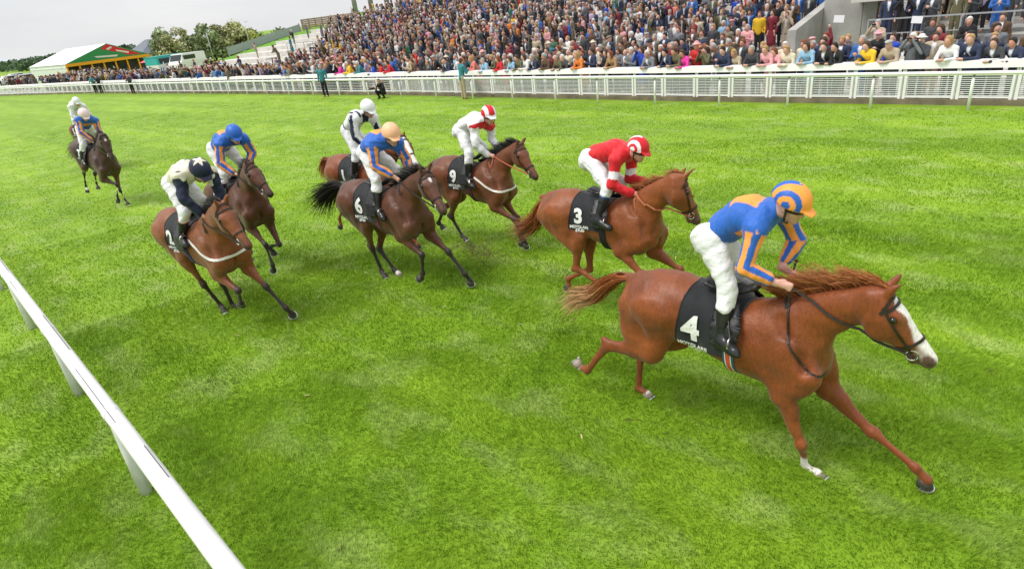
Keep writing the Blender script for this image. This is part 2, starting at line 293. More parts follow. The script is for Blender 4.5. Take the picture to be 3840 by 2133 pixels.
def grass():
    """individual blades, dense and fine near the camera, sparser and coarser further off; lean follows slow patches"""
    Vs, Fs, Ts, Rs = [], [], [], []; k = 0
    for (d0, d1, dens, wd, hgt) in GRASS:
        A = []
        n = int((d1 ** 2 - d0 ** 2) / 2 * 2.8 * dens); az = RNG.uniform(-2.2, .6, n); rad = np.sqrt(RNG.uniform(d0 ** 2, d1 ** 2, n)); x, y = rad * np.sin(az), rad * np.cos(az); P = np.stack([x, y, np.zeros(n) - CAM_H], 1); z = P @ CW; px = P @ CR / z * CAM_F; py = P @ CU / z * CAM_F; ok = (z > .5) & (np.abs(px) < 2050) & (np.abs(py) < 1230) & (y < 20.4); x, y = x[ok], y[ok]; n = len(x)
        P2 = np.stack([x, y, 0 * x], 1); cl = vnoise(P2, 3.1, 21); la = 2.2 * vnoise(P2, .9, 11) + 1.5 * vnoise(P2, 4.0, 12) + RNG.normal(0, .7, n); ln = (.7 + .35 * vnoise(P2, 2.3, 13) + RNG.normal(0, .25, n)); h = hgt * (1 + .35 * cl) * RNG.uniform(.6, 1.3, n); h = np.clip(h, .012, None); dx, dy = np.cos(la), np.sin(la); wa = RNG.uniform(0, 6.28, n); wx, wy = np.cos(wa) * wd / 2, np.sin(wa) * wd / 2
        f = RNG.uniform(.6, 1.3, n); bz = np.zeros(n)
        v0 = np.stack([x - wx * f, y - wy * f, bz], 1); v1 = np.stack([x + wx * f, y + wy * f, bz], 1); mx_, my_ = x + dx * ln * h * .45, y + dy * ln * h * .45; v2 = np.stack([mx_ + wx * f * .8, my_ + wy * f * .8, h * .62], 1); v3 = np.stack([mx_ - wx * f * .8, my_ - wy * f * .8, h * .62], 1); tx, ty = x + dx * ln * h * 1.25, y + dy * ln * h * 1.25; v4 = np.stack([tx + wx * .15, ty + wy * .15, h * .95], 1); v5 = np.stack([tx - wx * .15, ty - wy * .15, h * .95], 1)
        V = np.stack([v0, v1, v2, v3, v4, v5], 1).reshape(-1, 3); b0 = np.arange(n) * 6 + k; F = np.concatenate([np.stack([b0, b0 + 1, b0 + 2, b0 + 3], 1), np.stack([b0 + 3, b0 + 2, b0 + 4, b0 + 5], 1)]); k += len(V); Vs.append(V); Fs.append(F); Ts.append(np.tile([0, 0, .6, .6, 1, 1], n)); Rs.append(np.repeat(np.clip(RNG.normal(.5, .25, n), 0, 1.3), 6))
    o = mesh_obj('grass', np.concatenate(Vs), np.concatenate(Fs), BLADE, smooth=False, attrs={'tip': np.concatenate(Ts), 'rnd': np.concatenate(Rs)}); tag(o, 'short bright green turf grass covering the whole racetrack', 'grass', kind='stuff')
GRASS = [(3.0, 7.0, 6500, .0048, .037), (7.0, 11.0, 3000, .007, .036), (11., 17., 850, .012, .028), (17, 27, 200, .02, .022), (27, 45, 45, .035, .018)]
grass()
# ------------------------------------------------------------------ running rails
def rail_thing(name, label, line, bases, zr, rad, ell, seam=False, foot=.035):
    root = empty(name, (bases[0][0], bases[0][1], 0)); tag(root, label, 'rail'); o = np.array(root.location)
    mb = MB(); mb.tube([np.array(p) - o for p in line], rad, 16, ell); mb.build('rail_tube', RPLAST if seam else WPAINT, root, True)
    if seam:
        mb = MB(); L = [np.array(p) - o for p in line]
        for i in range(14):
            t0 = .02 + i * .07; A, B = L[0] + (L[-1] - L[0]) * t0, L[0] + (L[-1] - L[0]) * (t0 + (.05 if i % 3 else .02)); sh = np.array((.0, -.03 if i % 2 else .035, rad - .003)); mb.bar(A + sh, B + sh, .005, .006)
        mb.build('seam', mat('dark_slot', (.08, .08, .09), .8), root)
    for i, (bx, by, tx, ty) in enumerate(bases):
        mb = MB(); B = np.array((bx, by, -.02)); T = np.array((tx, ty, zr)); P = [B, B + (0, 0, zr * .62), (B + (T - B) * np.array((.4, .4, .86))), T - (0, 0, rad * .4)]; mb.tube(np.array(P) - o, [foot, foot, foot * .95, foot * .9], 10, 1.25); mb.build('post', RPLAST if seam else WPAINT, root, True)
        if seam: mb = MB(); d_ = (np.array(line[-1]) - np.array(line[0])); d_ = d_ / np.linalg.norm(d_); c_ = np.array((tx, nl(tx), .91)) - o; mb.tube([c_ - d_ * .07, c_ + d_ * .07], rad + .005, 16, ell); mb.build('joint_sleeve', RPLAST, root, True)
    return root
nl = lambda x: 1.30 - (x + 12.54) * .0642
rail_thing('running_rail', 'thick white plastic running rail crossing the near corner of the turf', [(x, nl(x), .91) for x in (-30, -20, -12.54, -8, -5, -3.35, -1.0)], [(x, by, x, nl(x)) for x, by in ((-20.4, 1.75), (-17.4, 1.56), (-14.51, 1.37), (-11.73, 1.24), (-8.67, 1.05), (-5.95, .87), (-3.1, .70))], .87, .066, 1.05, True, .052)
rx = [3.4, .6, -2.2, -4.5, -6.8, -9.0, -11.4, -13.9, -16.0, -18.4, -20.9, -23.5, -26.3] + [-26.3 - 2.75 * i for i in range(1, 34)]
fy = lambda x: 20.1 + np.interp(-x, [0, 10, 26, 45, 75, 97, 120], [0, .05, .7, .75, .2, -1.6, -4.])
rail_thing('running_rail', 'thin white tubular running rail in front of the crowd barrier', [(x, fy(x) + .10, .93) for x in rx], [(x, fy(x) + .085, x, fy(x) + .10) for x in rx], .90, .048, 1.1, foot=.03)
# ------------------------------------------------------------------ crowd barrier
ky = lambda x: fy(x) + .72
def sweep(name, m, prof, xs, fn=ky, label=None, cat=None, kind=None):
    n = len(prof); V = [(x, fn(x) + p[0], p[1]) for x in xs for p in prof]; F = [(i * n + j, i * n + (j + 1) % n, (i + 1) * n + (j + 1) % n, (i + 1) * n + j)[::-1] for i in range(len(xs) - 1) for j in range(n)]; o = mesh_obj(name, V, F, m, None, False); tag(o, label, cat, kind=kind); return o
XS = list(np.linspace(4, -118, 62))
sweep('kerb', mat('weathered_kerb', (.20, .165, .115), .9, var=.45, vscale=2.2, bump=.3, bscale=20), [(0, -.05), (0, .15), (.16, .15), (.16, -.05)], XS, kind='structure')
sweep('apron', CONC, [(.16, -.06), (.16, .06), (6.6, .057), (6.6, -.06)], XS, kind='structure')
px_ = [2.46, 1.18, -.09] + [-1.36, -2.63, -3.90, -5.16, -6.41, -7.66] + [-7.66 - 1.26 * i for i in range(1, 84)]
WIRE = mat('white_mesh_wire', (.74, .75, .76), .5)
def panel(x0, x1, fine):
    yc = ky((x0 + x1) / 2) + .09; r = empty('barrier_panel', ((x0 + x1) / 2, yc, .15)); hw = (x1 - x0) / 2 - .06; ang = math.atan2(ky(x1) - ky(x0), x1 - x0); r.rotation_euler = (0, 0, ang)
    mb = MB()
    for s in (-1, 1): mb.box((s * hw - .03, -.025, 0), (s * hw + .03, .025, .68))
    mb.box((-hw + .03, -.02, .62), (hw - .03, .02, .67)); mb.box((-hw + .03, -.02, .03), (hw - .03, .02, .07)); mb.build('frame', WPAINT, r)
    mb = MB(); nh = 11 if fine else 7
    for i in range(nh): z = .09 + .52 * i / (nh - 1); mb.box((-hw + .03, -.005, z - .0105), (hw - .03, .005, z + .0105))
    for i in range(3): x = -hw + 2 * hw * (i + 1) / 4; mb.box((x - .003, .006, .07), (x + .003, .011, .62))
    mb.build('wire_mesh', WIRE, r)
    for s in (-1, 1): mb = MB(); mb.box((s * (hw + .035) - .02, .03, -.02), (s * (hw + .035) + .02, .08, .90)); mb.build('post', WPAINT, r)
    mb = MB(); L = (x1 - x0) / 2 + .001; mb.add([(-L, .0, .755), (L, .0, .755), (L, .025, .755), (-L, .025, .755), (-L, .02, .935), (L, .02, .935), (L, .24, .955), (-L, .24, .955), (-L, .24, .935), (L, .24, .935), (-L, .045, .91), (L, .045, .91)], [(0, 1, 5, 4)[::1], (4, 5, 6, 7), (7, 6, 9, 8), (8, 9, 11, 10), (10, 11, 2, 3), (3, 2, 1, 0)]); o = mb.build('ledge', WPAINT, r); o.location = (0, -.03, .05)
    return r
for i in range(len(px_) - 1):
    r = panel(px_[i + 1], px_[i], i < 24); tag(r, 'white steel mesh barrier panel with a white ledge along the front of the crowd', 'barrier', 'white mesh barrier panels holding back the crowd')
# ------------------------------------------------------------------ stand terraces
def surf(y): return .06 + .16 * max(0, y - 24.)
def steps(name, x0, x1, ya, yb, rise, m, z0=.06, slope=.16):
    n = int(round((yb - ya) * slope / rise)); run = (yb - ya) / n; P = [(ya, -.2), (ya, z0)]
    for i in range(n): P += [(ya + run * i, z0 + rise * (i + 1)), (ya + run * (i + 1), z0 + rise * (i + 1))]
    P += [(yb, -.2)]; P = [p for i, p in enumerate(P) if i == 0 or p != P[i - 1]]; k = len(P); V = [(x0, *p) for p in P] + [(x1, *p) for p in P]; F = [(i, i + k, (i + 1) % k + k, (i + 1) % k)[::-1] for i in range(k)] + [tuple(range(k)), tuple(range(k, 2 * k))[::-1]]; mb = MB(); mb.add(V, F); o = mb.build(name, m); tag(o, kind='structure'); return o
steps('terrace_steps', -58, -9.3, 24, 45, .16, CONC_L); steps('terrace_steps', -68, -58.003, 24, 45, .373, CONC_L); steps('terrace_steps', -62.5, -9.3, 45.003, 51, .16, CONC_L, surf(45))
TB = lambda y: .62 + .17 * max(0, y - 27.6)
steps('terrace_steps', -6.9, 6.5, 27.6, 44, .17, CONC, .62, .17); steps('terrace_steps', -6.6, 6.5, 24.2, 27.58, .14, CONC_L, .06, .166)
def wall(name, label, lo, hi, m=CONC, slopes=None):
    mb = MB(); (a, b, c), (d, e, f) = lo, hi
    if slopes: V = [(a, b, c), (d, b, c), (d, e, c), (a, e, c), (a, b, slopes[0]), (d, b, slopes[0]), (d, e, slopes[1]), (a, e, slopes[1])]; mb.add(V, [(0, 3, 2, 1), (4, 5, 6, 7), (0, 1, 5, 4), (1, 2, 6, 5), (2, 3, 7, 6), (3, 0, 4, 7)])
    else: mb.box(lo, hi)
    return tag(mb.build(name, m), label, 'wall')
wall('parapet_wall', 'sloping grey concrete parapet rising through the middle of the crowd', (-32.3, 28.2, 0), (-31.7, 37, 0), slopes=(1.75, 3.1))
wall('parapet_wall', 'low grey concrete wall along the upper part of the terrace near the columns', (-61.5, 43.0, 2.5), (-46, 43.25, surf(43) + 1.05))
wall('parapet_wall', 'tall plain grey concrete wall with a sloping top between the two stands', (-9.28, 27.0, 0), (-8.95, 36.5, 0), slopes=(1.65, 3.3))
wall('concrete_wall', 'flat grey concrete wall facing the track beside the balcony stand', (-8.94, 30.2, 0), (-7.45, 30.6, 3.6))
wall('opening_shade_wall', 'recess wall coloured with shade under the grey balcony slab', (-7.44, 32.4, 0), (-4.2, 32.6, 3.3), mat('recess_shade', (.03, .03, .035), .8))  # near-black colour stands in for the shade of the opening
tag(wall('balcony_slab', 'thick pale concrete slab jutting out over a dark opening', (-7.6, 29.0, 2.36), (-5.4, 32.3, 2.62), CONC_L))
mb = MB(); mb.box((-7.43, 30.2, .0), (-6.92, 30.6, 2.355)); tag(mb.build('concrete_pier', CONC), 'square grey concrete pier holding up the balcony slab', 'pier')
def handrail(label, x0, x1, y, z0, h=.98, bars=0, step=1.15, slope=0., grp='grey steel handrails among the crowd'):
    r = empty('handrail', (x0, y, z0)); tag(r, label, 'handrail', grp); n = max(1, int(round(abs(x1 - x0) / step))); mb = MB(); mb.bar((0, 0, h), (x1 - x0, 0, h), .05, .05); mb.build('top_rail', GALV, r); mb = MB(); mb.bar((0, 0, h * .5), (x1 - x0, 0, h * .5), .035, .035); mb.build('mid_rail', GALV, r)
    for i in range(n + 1):
        mb = MB(); x = (x1 - x0) * i / n; mb.bar((x, 0, 0), (x, 0, h - .026), .045, .045, (1, 0, 0)); mb.build('post', GALV, r)
    if bars:
        mb = MB()
        for i in range(int(abs(x1 - x0) / .14)): x = (.07 + .14 * i) * np.sign(x1 - x0); mb.bar((x, .0, .06), (x, .0, h * .5 - .02), .014, .014, (1, 0, 0)); mb.bar((x, .0, h * .5 + .02), (x, .0, h - .027), .014, .014, (1, 0, 0))
        mb.build('bars', GALV, r)
for x0, x1, y, lb, b in ((-27.6, -24.6, 25.3, 'short grey railing below the sloping parapet in the crowd', 1), (-20.9, -19.3, 25.3, 'short grey railing standing among spectators in dark jackets', 0), (-18.2, -15.2, 25.3, 'long grey barred railing in front of the middle of the terrace', 1), (-13.4, -11.5, 25.8, 'grey two-bar railing beside the tall concrete wall', 0), (-24.4, -21.6, 25.3, 'plain grey railing at the foot of the terrace between two barred ones', 0)): handrail(lb, x0, x1, y, surf(y), 1.02, b)
handrail('long grey railing along the front of the balcony stand', -6.6, 5.0, 27.75, .79, 1.0, 0, 1.5); handrail('sloping-end grey railing at the steps beside the concrete wall', -9.9, -12.6, 30.4, surf(30.4), .95, 0); handrail('grey railing high up in the middle of the terrace', -24., -15., 34., surf(34), .95, 0, 1.6); handrail('upper grey railing on the balcony stand', -5.5, 5.5, 34.5, TB(34.5), 1., 0, 1.6); handrail('grey railing on the half empty left part of the terrace', -58, -46, 33.5, surf(33.5), .95, 0, 1.6)
# wooden wall, columns and dark back of the stand
wd = empty('wooden_wall', (-67.4, 45.3, 3.4)); tag(wd, 'brown weathered timber slat wall at the top end of the terrace', 'wall'); mb = MB()
for i in range(6): mb.box((-6.5, -.03, .02 + .21 * i), (5.5, .03, .19 + .21 * i))
mb.build('slat', mat('weathered_timber', (.20, .135, .085), .85, var=.5, vscale=3, stretch=(.3, 1, 6)), wd)
for i in range(9): mb = MB(); mb.box((-6.4 + 1.45 * i, .031, -.4), (-6.3 + 1.45 * i, .12, 1.26)); mb.build('post', mat('dark_timber', (.07, .05, .035), .9), wd)
CXX = [-70.6, -67.3, -64.2, -60.8, -56.8, -52.]
for i, x in enumerate(CXX):
    c = empty('column', (x, 51.3, surf(51.3))); tag(c, ['tall grey column at the open end of the stand beside the timber wall', 'second grey column in from the open end of the stand', 'grey column where the dark back wall of the stand begins', 'grey column in front of the dark back wall, fourth from the open end', 'grey column high behind the crowd, fifth from the open end', 'grey column high behind the crowd, sixth from the open end'][i], 'column', 'grey columns carrying the stand roof'); mb = MB(); mb.tube([(0, 0, 0), (0, 0, 5.2)], .30, 16); mb.build('shaft', CONC, c, True); mb = MB(); mb.box((-.4, -.4, -.1), (.4, .4, .12)); mb.build('plinth', CONC, c)
bb = empty('stand_building', (-49, 53, 3.6)); tag(bb, 'dark glazed back of the grandstand behind the top row of the crowd', 'grandstand'); mb = MB(); mb.box((-15.6, 0, -.5), (40, .3, 6)); mb.build('back_wall', mat('dark_glazing', (.02, .026, .03), .25, spec=.5, var=.4, vscale=.7), bb)
for i in range(18): mb = MB(); mb.box((-15.4 + 3 * i, -.09, -.4), (-15.2 + 3 * i, -.003, 6)); mb.build('mullion', GALV, bb)
# grass bank with its fence, left of the terrace
mb = MB(); V = []; yb_ = [24.5, 28, 30, 32, 34, 36, 38, 42, 46, 52]; xl = lambda y: float(np.interp(y, [24, 28, 30, 34, 38, 46, 52], [-68.6, -69.5, -70.5, -71.5, -72.2, -72.2, -72.2]))
for k in range(4):
    for y in yb_: V.append([(-68.02, y, surf(y) + .06), ((-68.02 + xl(y)) / 2, y, surf(y) + .22), (xl(y), y, surf(y) + .02), (xl(y) - 4, y, -.2)][k])
mb.add(V, [(i * 10 + j, i * 10 + j + 1, (i + 1) * 10 + j + 1, (i + 1) * 10 + j) for i in range(3) for j in range(9)]); tag(mb.build('grass_bank', mat('bank_grass', (.11, .27, .014), .9, var=.3, vscale=2, bump=.5, bscale=18), None, True), kind='structure')
fe = empty('mesh_fence', (-72.2, 34.5, surf(34.5))); tag(fe, 'grey mesh fence climbing the grass bank beside the terrace', 'fence'); mb = MB(); mb.bar((0, 0, .5), (.1, 9.5, .5 + .16 * 9.5), .02, .8); mb.build('mesh_screen', mat('grey_screen', (.36, .39, .40), .8, var=.15), fe)
for i in range(6): mb = MB(); y = 1.88 * i; mb.box((-.05, y - .04, -.2 + .16 * y), (.05, y + .04, 1.0 + .16 * y)); mb.build('post', GALV, fe)
# ------------------------------------------------------------------ marquee, vans, cars
tn = empty('marquee', (-115, 36, 0)); tag(tn, 'big white marquee with a green, red and orange gable beyond the crowd', 'marquee'); tx0, tx1, y0, y1, ze, zr = -21., 0., -6.2, 5.6, 2.55, 4.75
TW = mat('white_canvas', (.78, .78, .77), .7, var=.05, vscale=.4); mb = MB(); ym = .1
mb.add([(tx0, y0 - .1, ze), (tx1 + .1, y0 - .1, ze), (tx1 + .1, ym, zr), (tx0, ym, zr), (tx0, y1 + .1, ze), (tx1 + .1, y1 + .1, ze)], [(0, 1, 2, 3), (3, 2, 5, 4), (0, 3, 4)]); mb.build('roof', TW, tn)
mb = MB(); mb.box((tx0, y0, 0), (tx1 - .05, y0 + .06, ze - .02)); mb.build('side_wall', mat('pale_canvas', (.66, .70, .66), .7, var=.08, vscale=.5), tn); mb = MB(); mb.box((tx0, y0 - .05, .3), (tx1, y0 - .003, .55)); mb.box((tx0, y0 - .05, 2.0), (tx1, y0 - .003, 2.1)); mb.build('side_trim', TW, tn)
mb = MB(); mb.add([(.12, y0 - .1, ze), (.12, y1 + .1, ze), (.12, ym, zr)], [(0, 1, 2)]); mb.build('gable', mat('green_canvas', (.03, .24, .075), .6), tn)
mb = MB(); mb.add([(.14, -1.0, 4.1), (.14, ym, zr - .1), (.14, 4.6, 2.72), (.14, 2.6, 2.78), (.14, 1.6, 3.3), (.14, .4, 3.62)], [(0, 5, 4, 3, 2, 1)[::-1]]); mb.build('red_panel', mat('red_canvas', (.62, .02, .03), .6), tn)
mb = MB(); mb.add([(.16, -.2, 4.0), (.16, .6, 4.28), (.16, .7, 4.05), (.16, 0, 3.8)], [(0, 3, 2, 1)]); mb.add([(.16, 1.1, 3.75), (.16, 2.9, 3.25), (.16, 2.8, 3.0), (.16, 1.2, 3.5)], [(0, 3, 2, 1)]); mb.add([(.16, -2.2, 3.15), (.16, 1.2, 3.0), (.16, 1.0, 2.75), (.16, -1.8, 2.9)], [(0, 3, 2, 1)]); mb.build('pale_emblem', mat('emblem_white', (.7, .66, .62), .6), tn)
mb = MB(); mb.box((.02, y0 - .15, 2.13), (.30, y1 + .15, 2.545)); mb.build('fascia', mat('orange_canvas', (.80, .34, .01), .6), tn)
for i in range(8): mb = MB(); y = y0 + 11.8 * i / 7; mb.box((-.1, y - .1, 0), (.1, y + .1, 2.128)); mb.build('post', mat('orange_canvas'), tn)
mb = MB(); mb.box((-1.2, y0 + .1, 0), (-1.1, y1, 2.12)); mb.build('interior_shade', mat('interior_shade_tone', (.07, .065, .06), .8, var=.8, vscale=1.2), tn)  # sheet across the tent, its dark colour imitates the shade inside
def vehicle(name, label, cat, loc, rz, L, W_, Hh, c, cab=.55, van=False, grp=None):
    r = empty(name, loc, (0, 0, rz)); tag(r, label, cat, grp); M_ = mat('paint_' + '_'.join('%02d' % int(v * 99) for v in c), c, .3, spec=.5); GL = mat('vehicle_glass', (.02, .03, .035), .1, spec=.6)
    b = bmesh.new()
    pr = [(-L / 2, .28), (-L / 2, Hh * .55), (-L / 2 * .92, Hh * .60), (-L * .36 if not van else -L * .49, Hh), (L * .12 if not van else L * .30, Hh), (L * .26 if not van else L * .40, Hh * .60), (L / 2 * .97, Hh * .5), (L / 2, .28)]
    vs_ = [[b.verts.new((x, s * W_ / 2 * (.86 if z > Hh * .8 else 1), z)) for x, z in pr] for s in (-1, 1)]; n = len(pr)
    for i in range(n): b.faces.new((vs_[0][i], vs_[0][(i + 1) % n], vs_[1][(i + 1) % n], vs_[1][i]))
    b.faces.new(vs_[0][::-1]); b.faces.new(vs_[1]); bmesh.ops.recalc_face_normals(b, faces=b.faces); bmesh.ops.bevel(b, geom=b.edges, offset=.05, segments=2, affect='EDGES'); me = bpy.data.meshes.new('body'); b.to_mesh(me); b.free(); me.materials.append(M_); o = bpy.data.objects.new('body', me); COL.objects.link(o); o.parent = r
    mb = MB(); 
    for s in (-1, 1): mb = MB(); mb.box((-L * (.33 if not van else .1), s * W_ * .475 - .03, Hh * .63), (L * (.13 if not van else .30), s * W_ * .475 + .03, Hh * .90)); mb.build('side_window', GL, r)
    mb = MB(); xa, xb = (L * .14, L * .245) if not van else (L * .315, L * .39); mb.bar((xa, 0, Hh * .95), (xb, 0, Hh * .65), W_ * .8, .05, (1, 0, .5)); mb.build('windscreen', GL, r)
    for sx in (-1, 1):
        for sy in (-1, 1):
            mb = MB(); mb.tube([(sx * L * .31, sy * (W_ / 2 - .1), .32), (sx * L * .31, sy * (W_ / 2 + .02), .32)], .32, 16, up=(1, 0, 0)); wh = mb.build('wheel', mat('tyre', (.02, .02, .02), .8), r); mb = MB(); mb.tube([(sx * L * .31, sy * (W_ / 2 + .021), .32), (sx * L * .31, sy * (W_ / 2 + .03), .32)], .19, 12, up=(1, 0, 0)); mb.build('rim', STEEL_, wh)
    for sy in (-1, 1): mb = MB(); mb.sphere((L / 2 - .03, sy * W_ * .36, Hh * .42), (.06, .15, .08)); mb.build('headlight', mat('lamp_glass', (.7, .7, .7), .1), r, True)
    return r
STEEL_ = mat('wheel_rim', (.5, .5, .52), .3, .9)
for i, (x, y, c, lb) in enumerate(((-139, 30.0, (.74, .74, .75), 'white parked car standing on the grass closest to the marquee'), (-150, 33.5, (.10, .17, .28), 'dark blue parked car behind the white ones'), (-152, 30.2, (.72, .72, .74), 'white parked car at the edge of the car park'), (-160, 37, (.30, .33, .37), 'grey parked car at the back of the car park'), (-147, 37.5, (.55, .58, .62), 'silver parked car by the corner of the marquee'), (-168, 34.5, (.70, .71, .73), 'white parked car far back in the car park'))): vehicle('parked_car', lb, 'car', (x, y, 0), 1.35 + .15 * (i % 3), 4.3, 1.8, 1.5 if i else 1.6, c, grp='cars parked beyond the marquee')
vehicle('lorry', 'white horsebox lorry with dark cab windows parked at the foot of the grass bank', 'lorry', (-91.2, 37.6, 0), -1.15, 5.2, 2.2, 2.35, (.74, .74, .73), van=True)
tk = empty('food_truck', (-94.5, 36.2, 0), (0, 0, .35)); tag(tk, 'turquoise and white food truck beside the lorry', 'food truck'); mb = MB(); mb.box((-1.1, -2.4, .5), (1.1, 2.4, 1.3)); mb.build('lower_body', mat('white_panel', (.72, .74, .74), .4), tk); mb = MB(); mb.box((-1.1, -2.4, 1.31), (1.1, 2.4, 2.25)); mb.box((-1.15, -2.45, 2.25), (1.15, 2.45, 2.36)); mb.build('upper_body', mat('turquoise_paint', (.05, .42, .42), .4), tk)
for y in (-1.2, 1.1): mb = MB(); mb.box((1.1, y - .85, 1.42), (1.13, y + .85, 2.05)); mb.build('hatch', mat('hatch_dark', (.03, .04, .045), .5), tk)
for y in (-1.6, 1.6):
    for s in (-1, 1): mb = MB(); mb.tube([(s * .95, y, .33), (s * 1.12, y, .33)], .33, 14, up=(0, 0, 1)); mb.build('wheel', mat('tyre'), tk)
um = empty('parasol', (-98.5, 35.6, 0)); tag(um, 'red parasol between the marquee and the food truck', 'parasol'); mb = MB(); mb.add([(1.5 * math.cos(a), 1.5 * math.sin(a), 1.7) for a in np.arange(8) * math.pi / 4] + [(0, 0, 2.25)], [(i, (i + 1) % 8, 8) for i in range(8)] + [tuple(range(8))[::-1]]); mb.build('canopy', mat('red_parasol', (.62, .10, .10), .7), um); mb = MB(); mb.tube([(0, 0, 0), (0, 0, 1.75)], .035, 8); mb.build('pole', STEEL_, um)
hb = empty('far_building', (-160, 59, 0)); tag(hb, 'dark grey hipped roof showing behind the marquee', 'building'); mb = MB(); mb.box((-5, -4, 0), (5, 4, 2.2)); mb.build('wall', CONC, hb); mb = MB(); mb.add([(-5.4, -4.4, 2.21), (5.4, -4.4, 2.21), (5.4, 4.4, 2.21), (-5.4, 4.4, 2.21), (-2, 0, 5), (2, 0, 5)], [(0, 1, 5, 4), (1, 2, 5), (2, 3, 4, 5), (3, 0, 4), (3, 2, 1, 0)]); mb.build('roof', mat('slate', (.13, .15, .18), .6), hb)
# ------------------------------------------------------------------ trees
LEAF = mat('tree_leaf', attr='col', rough=.7, spec=.2, var=.25, vscale=.5); BARK = mat('bark', (.06, .045, .032), .9, bump=.4, bscale=10)
def tree(label, loc, H_, R_, col, seed, n=1500, slim=1., grp='trees behind the grass bank'):
    r = np.random.default_rng(seed); root = empty('tree', loc); tag(root, label, 'tree', grp); mb = MB(); th = H_ * .45
    mb.tube([(0, 0, 0), (.05, .03, th * .6), (.0, .1, H_ * .8)], [H_ * .035, H_ * .025, H_ * .006], 8)
    for i in range(7): a = r.uniform(0, 6.28); z = H_ * r.uniform(.2, .6); e = R_ * r.uniform(.5, .85); mb.tube([(0, 0, z), (e * .5 * math.cos(a), e * .5 * math.sin(a), z + H_ * .12), (e * math.cos(a), e * math.sin(a), z + H_ * .2)], [H_ * .014, H_ * .01, H_ * .003], 6)
    mb.build('trunk', BARK, root, True)
    nb = 22; cz = r.uniform(.18, .95, nb); rad = np.sqrt(np.clip(1 - ((cz - .45) / .58) ** 2, .08, 1)) * R_; a = r.uniform(0, 6.28, nb); rr = rad * np.sqrt(r.uniform(.05, 1, nb)) * .8; cc = np.stack([rr * np.cos(a) * slim, rr * np.sin(a) * slim, cz * H_], 1); cs = R_ * r.uniform(.22, .42, nb); tint = r.uniform(.65, 1.35, nb); w_ = r.integers(0, nb, n); d = r.normal(size=(n, 3)); d /= np.linalg.norm(d, axis=1)[:, None]; P = cc[w_] + d * (cs[w_] * r.uniform(.55, 1.1, n))[:, None] * (1, 1, .85); e1 = r.normal(size=(n, 3)); e1 /= np.linalg.norm(e1, axis=1)[:, None]; e2 = np.cross(e1, d + .3 * r.normal(size=(n, 3))); e2 /= np.linalg.norm(e2, axis=1)[:, None] + 1e-6; s = (R_ * .075 * r.uniform(.6, 1.4, n))[:, None]
    V = np.stack([P - e1 * s, P + e2 * s * .7, P + e1 * s, P - e2 * s * .7], 1).reshape(-1, 3); F = np.arange(n * 4).reshape(n, 4); C = np.array(col)[None] * np.repeat(tint[w_] * r.uniform(.75, 1.25, n), 4)[:, None]; mesh_obj('crown', V, F, LEAF, root, smooth=False, attrs={'col': C})
G1, G2, G3 = (.22, .27, .13), (.34, .34, .18), (.42, .44, .12)
for i, (az, d, b, t, R_, c, slim, lb) in enumerate(((588, 128, 188, 118, 1.0, G1, .7, 'slim dark green tree closest to the marquee'), (625, 126, 195, 112, 1.7, G1, 1, 'dark green tree with a pointed top beside the slim one'), (655, 124, 200, 130, 1.9, G2, 1, 'olive green bushy tree above the lorry'), (690, 126, 192, 108, 1.5, G2, .8, 'thin olive tree with bare pale twigs at its top'), (728, 126, 190, 140, 1.9, G1, 1, 'low dark green tree in the gap between two tree groups'), (800, 130, 178, 100, 2.6, G1, 1, 'big dark green tree, first of the taller group by the fence'), (850, 130, 175, 96, 2.2, G2, 1, 'olive tree in the middle of the taller group'), (893, 131, 172, 90, 2.2, G2, .9, 'tallest olive tree beside the grey fence'), (930, 132, 160, 116, 2.0, G3, 1, 'yellow green tree just above the grey fence'), (975, 134, 150, 124, 1.8, G1, 1, 'small dark tree showing over the grey fence'), (1040, 136, 138, 110, 1.9, G1, 1, 'dark bush-like tree at the top of the grass bank'))):
    q = (np.array((az, b)) - (1920, 1066.5)) / CAM_F; v = CW + CR * q[0] - CU * q[1]; v = v / np.hypot(v[0], v[1]); q2 = (np.array((az, t)) - (1920, 1066.5)) / CAM_F; v2 = CW + CR * q2[0] - CU * q2[1]; v2 = v2 / np.hypot(v2[0], v2[1]); zt = CAM_H + v2[2] * d; tree(lb, (v[0] * d, v[1] * d, 0), zt * 1.0, R_ * 1.5, tuple(q_ * 1.15 for q_ in c), 40 + i, 2200, slim)
def far_wood():
    r = np.random.default_rng(5); n = 9000; x = r.uniform(-420, -215, n); y = 62 + (x + 420) * .05 + r.normal(0, 4, n) + r.uniform(0, 40, n) * (x < -300); hmax = 3.0 + .9 * np.sin(x * .11) + .6 * np.sin(x * .37 + 1); z = hmax * np.sqrt(r.uniform(0, 1, n)); P = np.stack([x, y, z], 1); s = r.uniform(.35, .9, n)[:, None]; e1 = r.normal(size=(n, 3)); e1 /= np.linalg.norm(e1, axis=1)[:, None]; e2 = np.cross(e1, r.normal(size=(n, 3))); e2 /= np.linalg.norm(e2, axis=1)[:, None]; V = np.stack([P - e1 * s, P + e2 * s, P + e1 * s, P - e2 * s], 1).reshape(-1, 3); C = np.array((.10, .15, .09))[None] * np.repeat(r.uniform(.6, 1.4, n), 4)[:, None]; o = mesh_obj('far_wood', V, np.arange(4 * n).reshape(n, 4), LEAF, smooth=False, attrs={'col': C}); tag(o, 'dark far-off wood beyond the car park', 'wood', kind='stuff')
far_wood()
xs = np.linspace(-2600, -900, 30); V = []
for i, x in enumerate(xs): hgt = 26 + 9 * math.sin(i * .35 + .5) - .022 * (x + 2600); V += [(x, 250 + .1 * (x + 2600), -10), (x, 330 + .1 * (x + 2600), hgt), (x, 600 + .1 * (x + 2600), -20)]
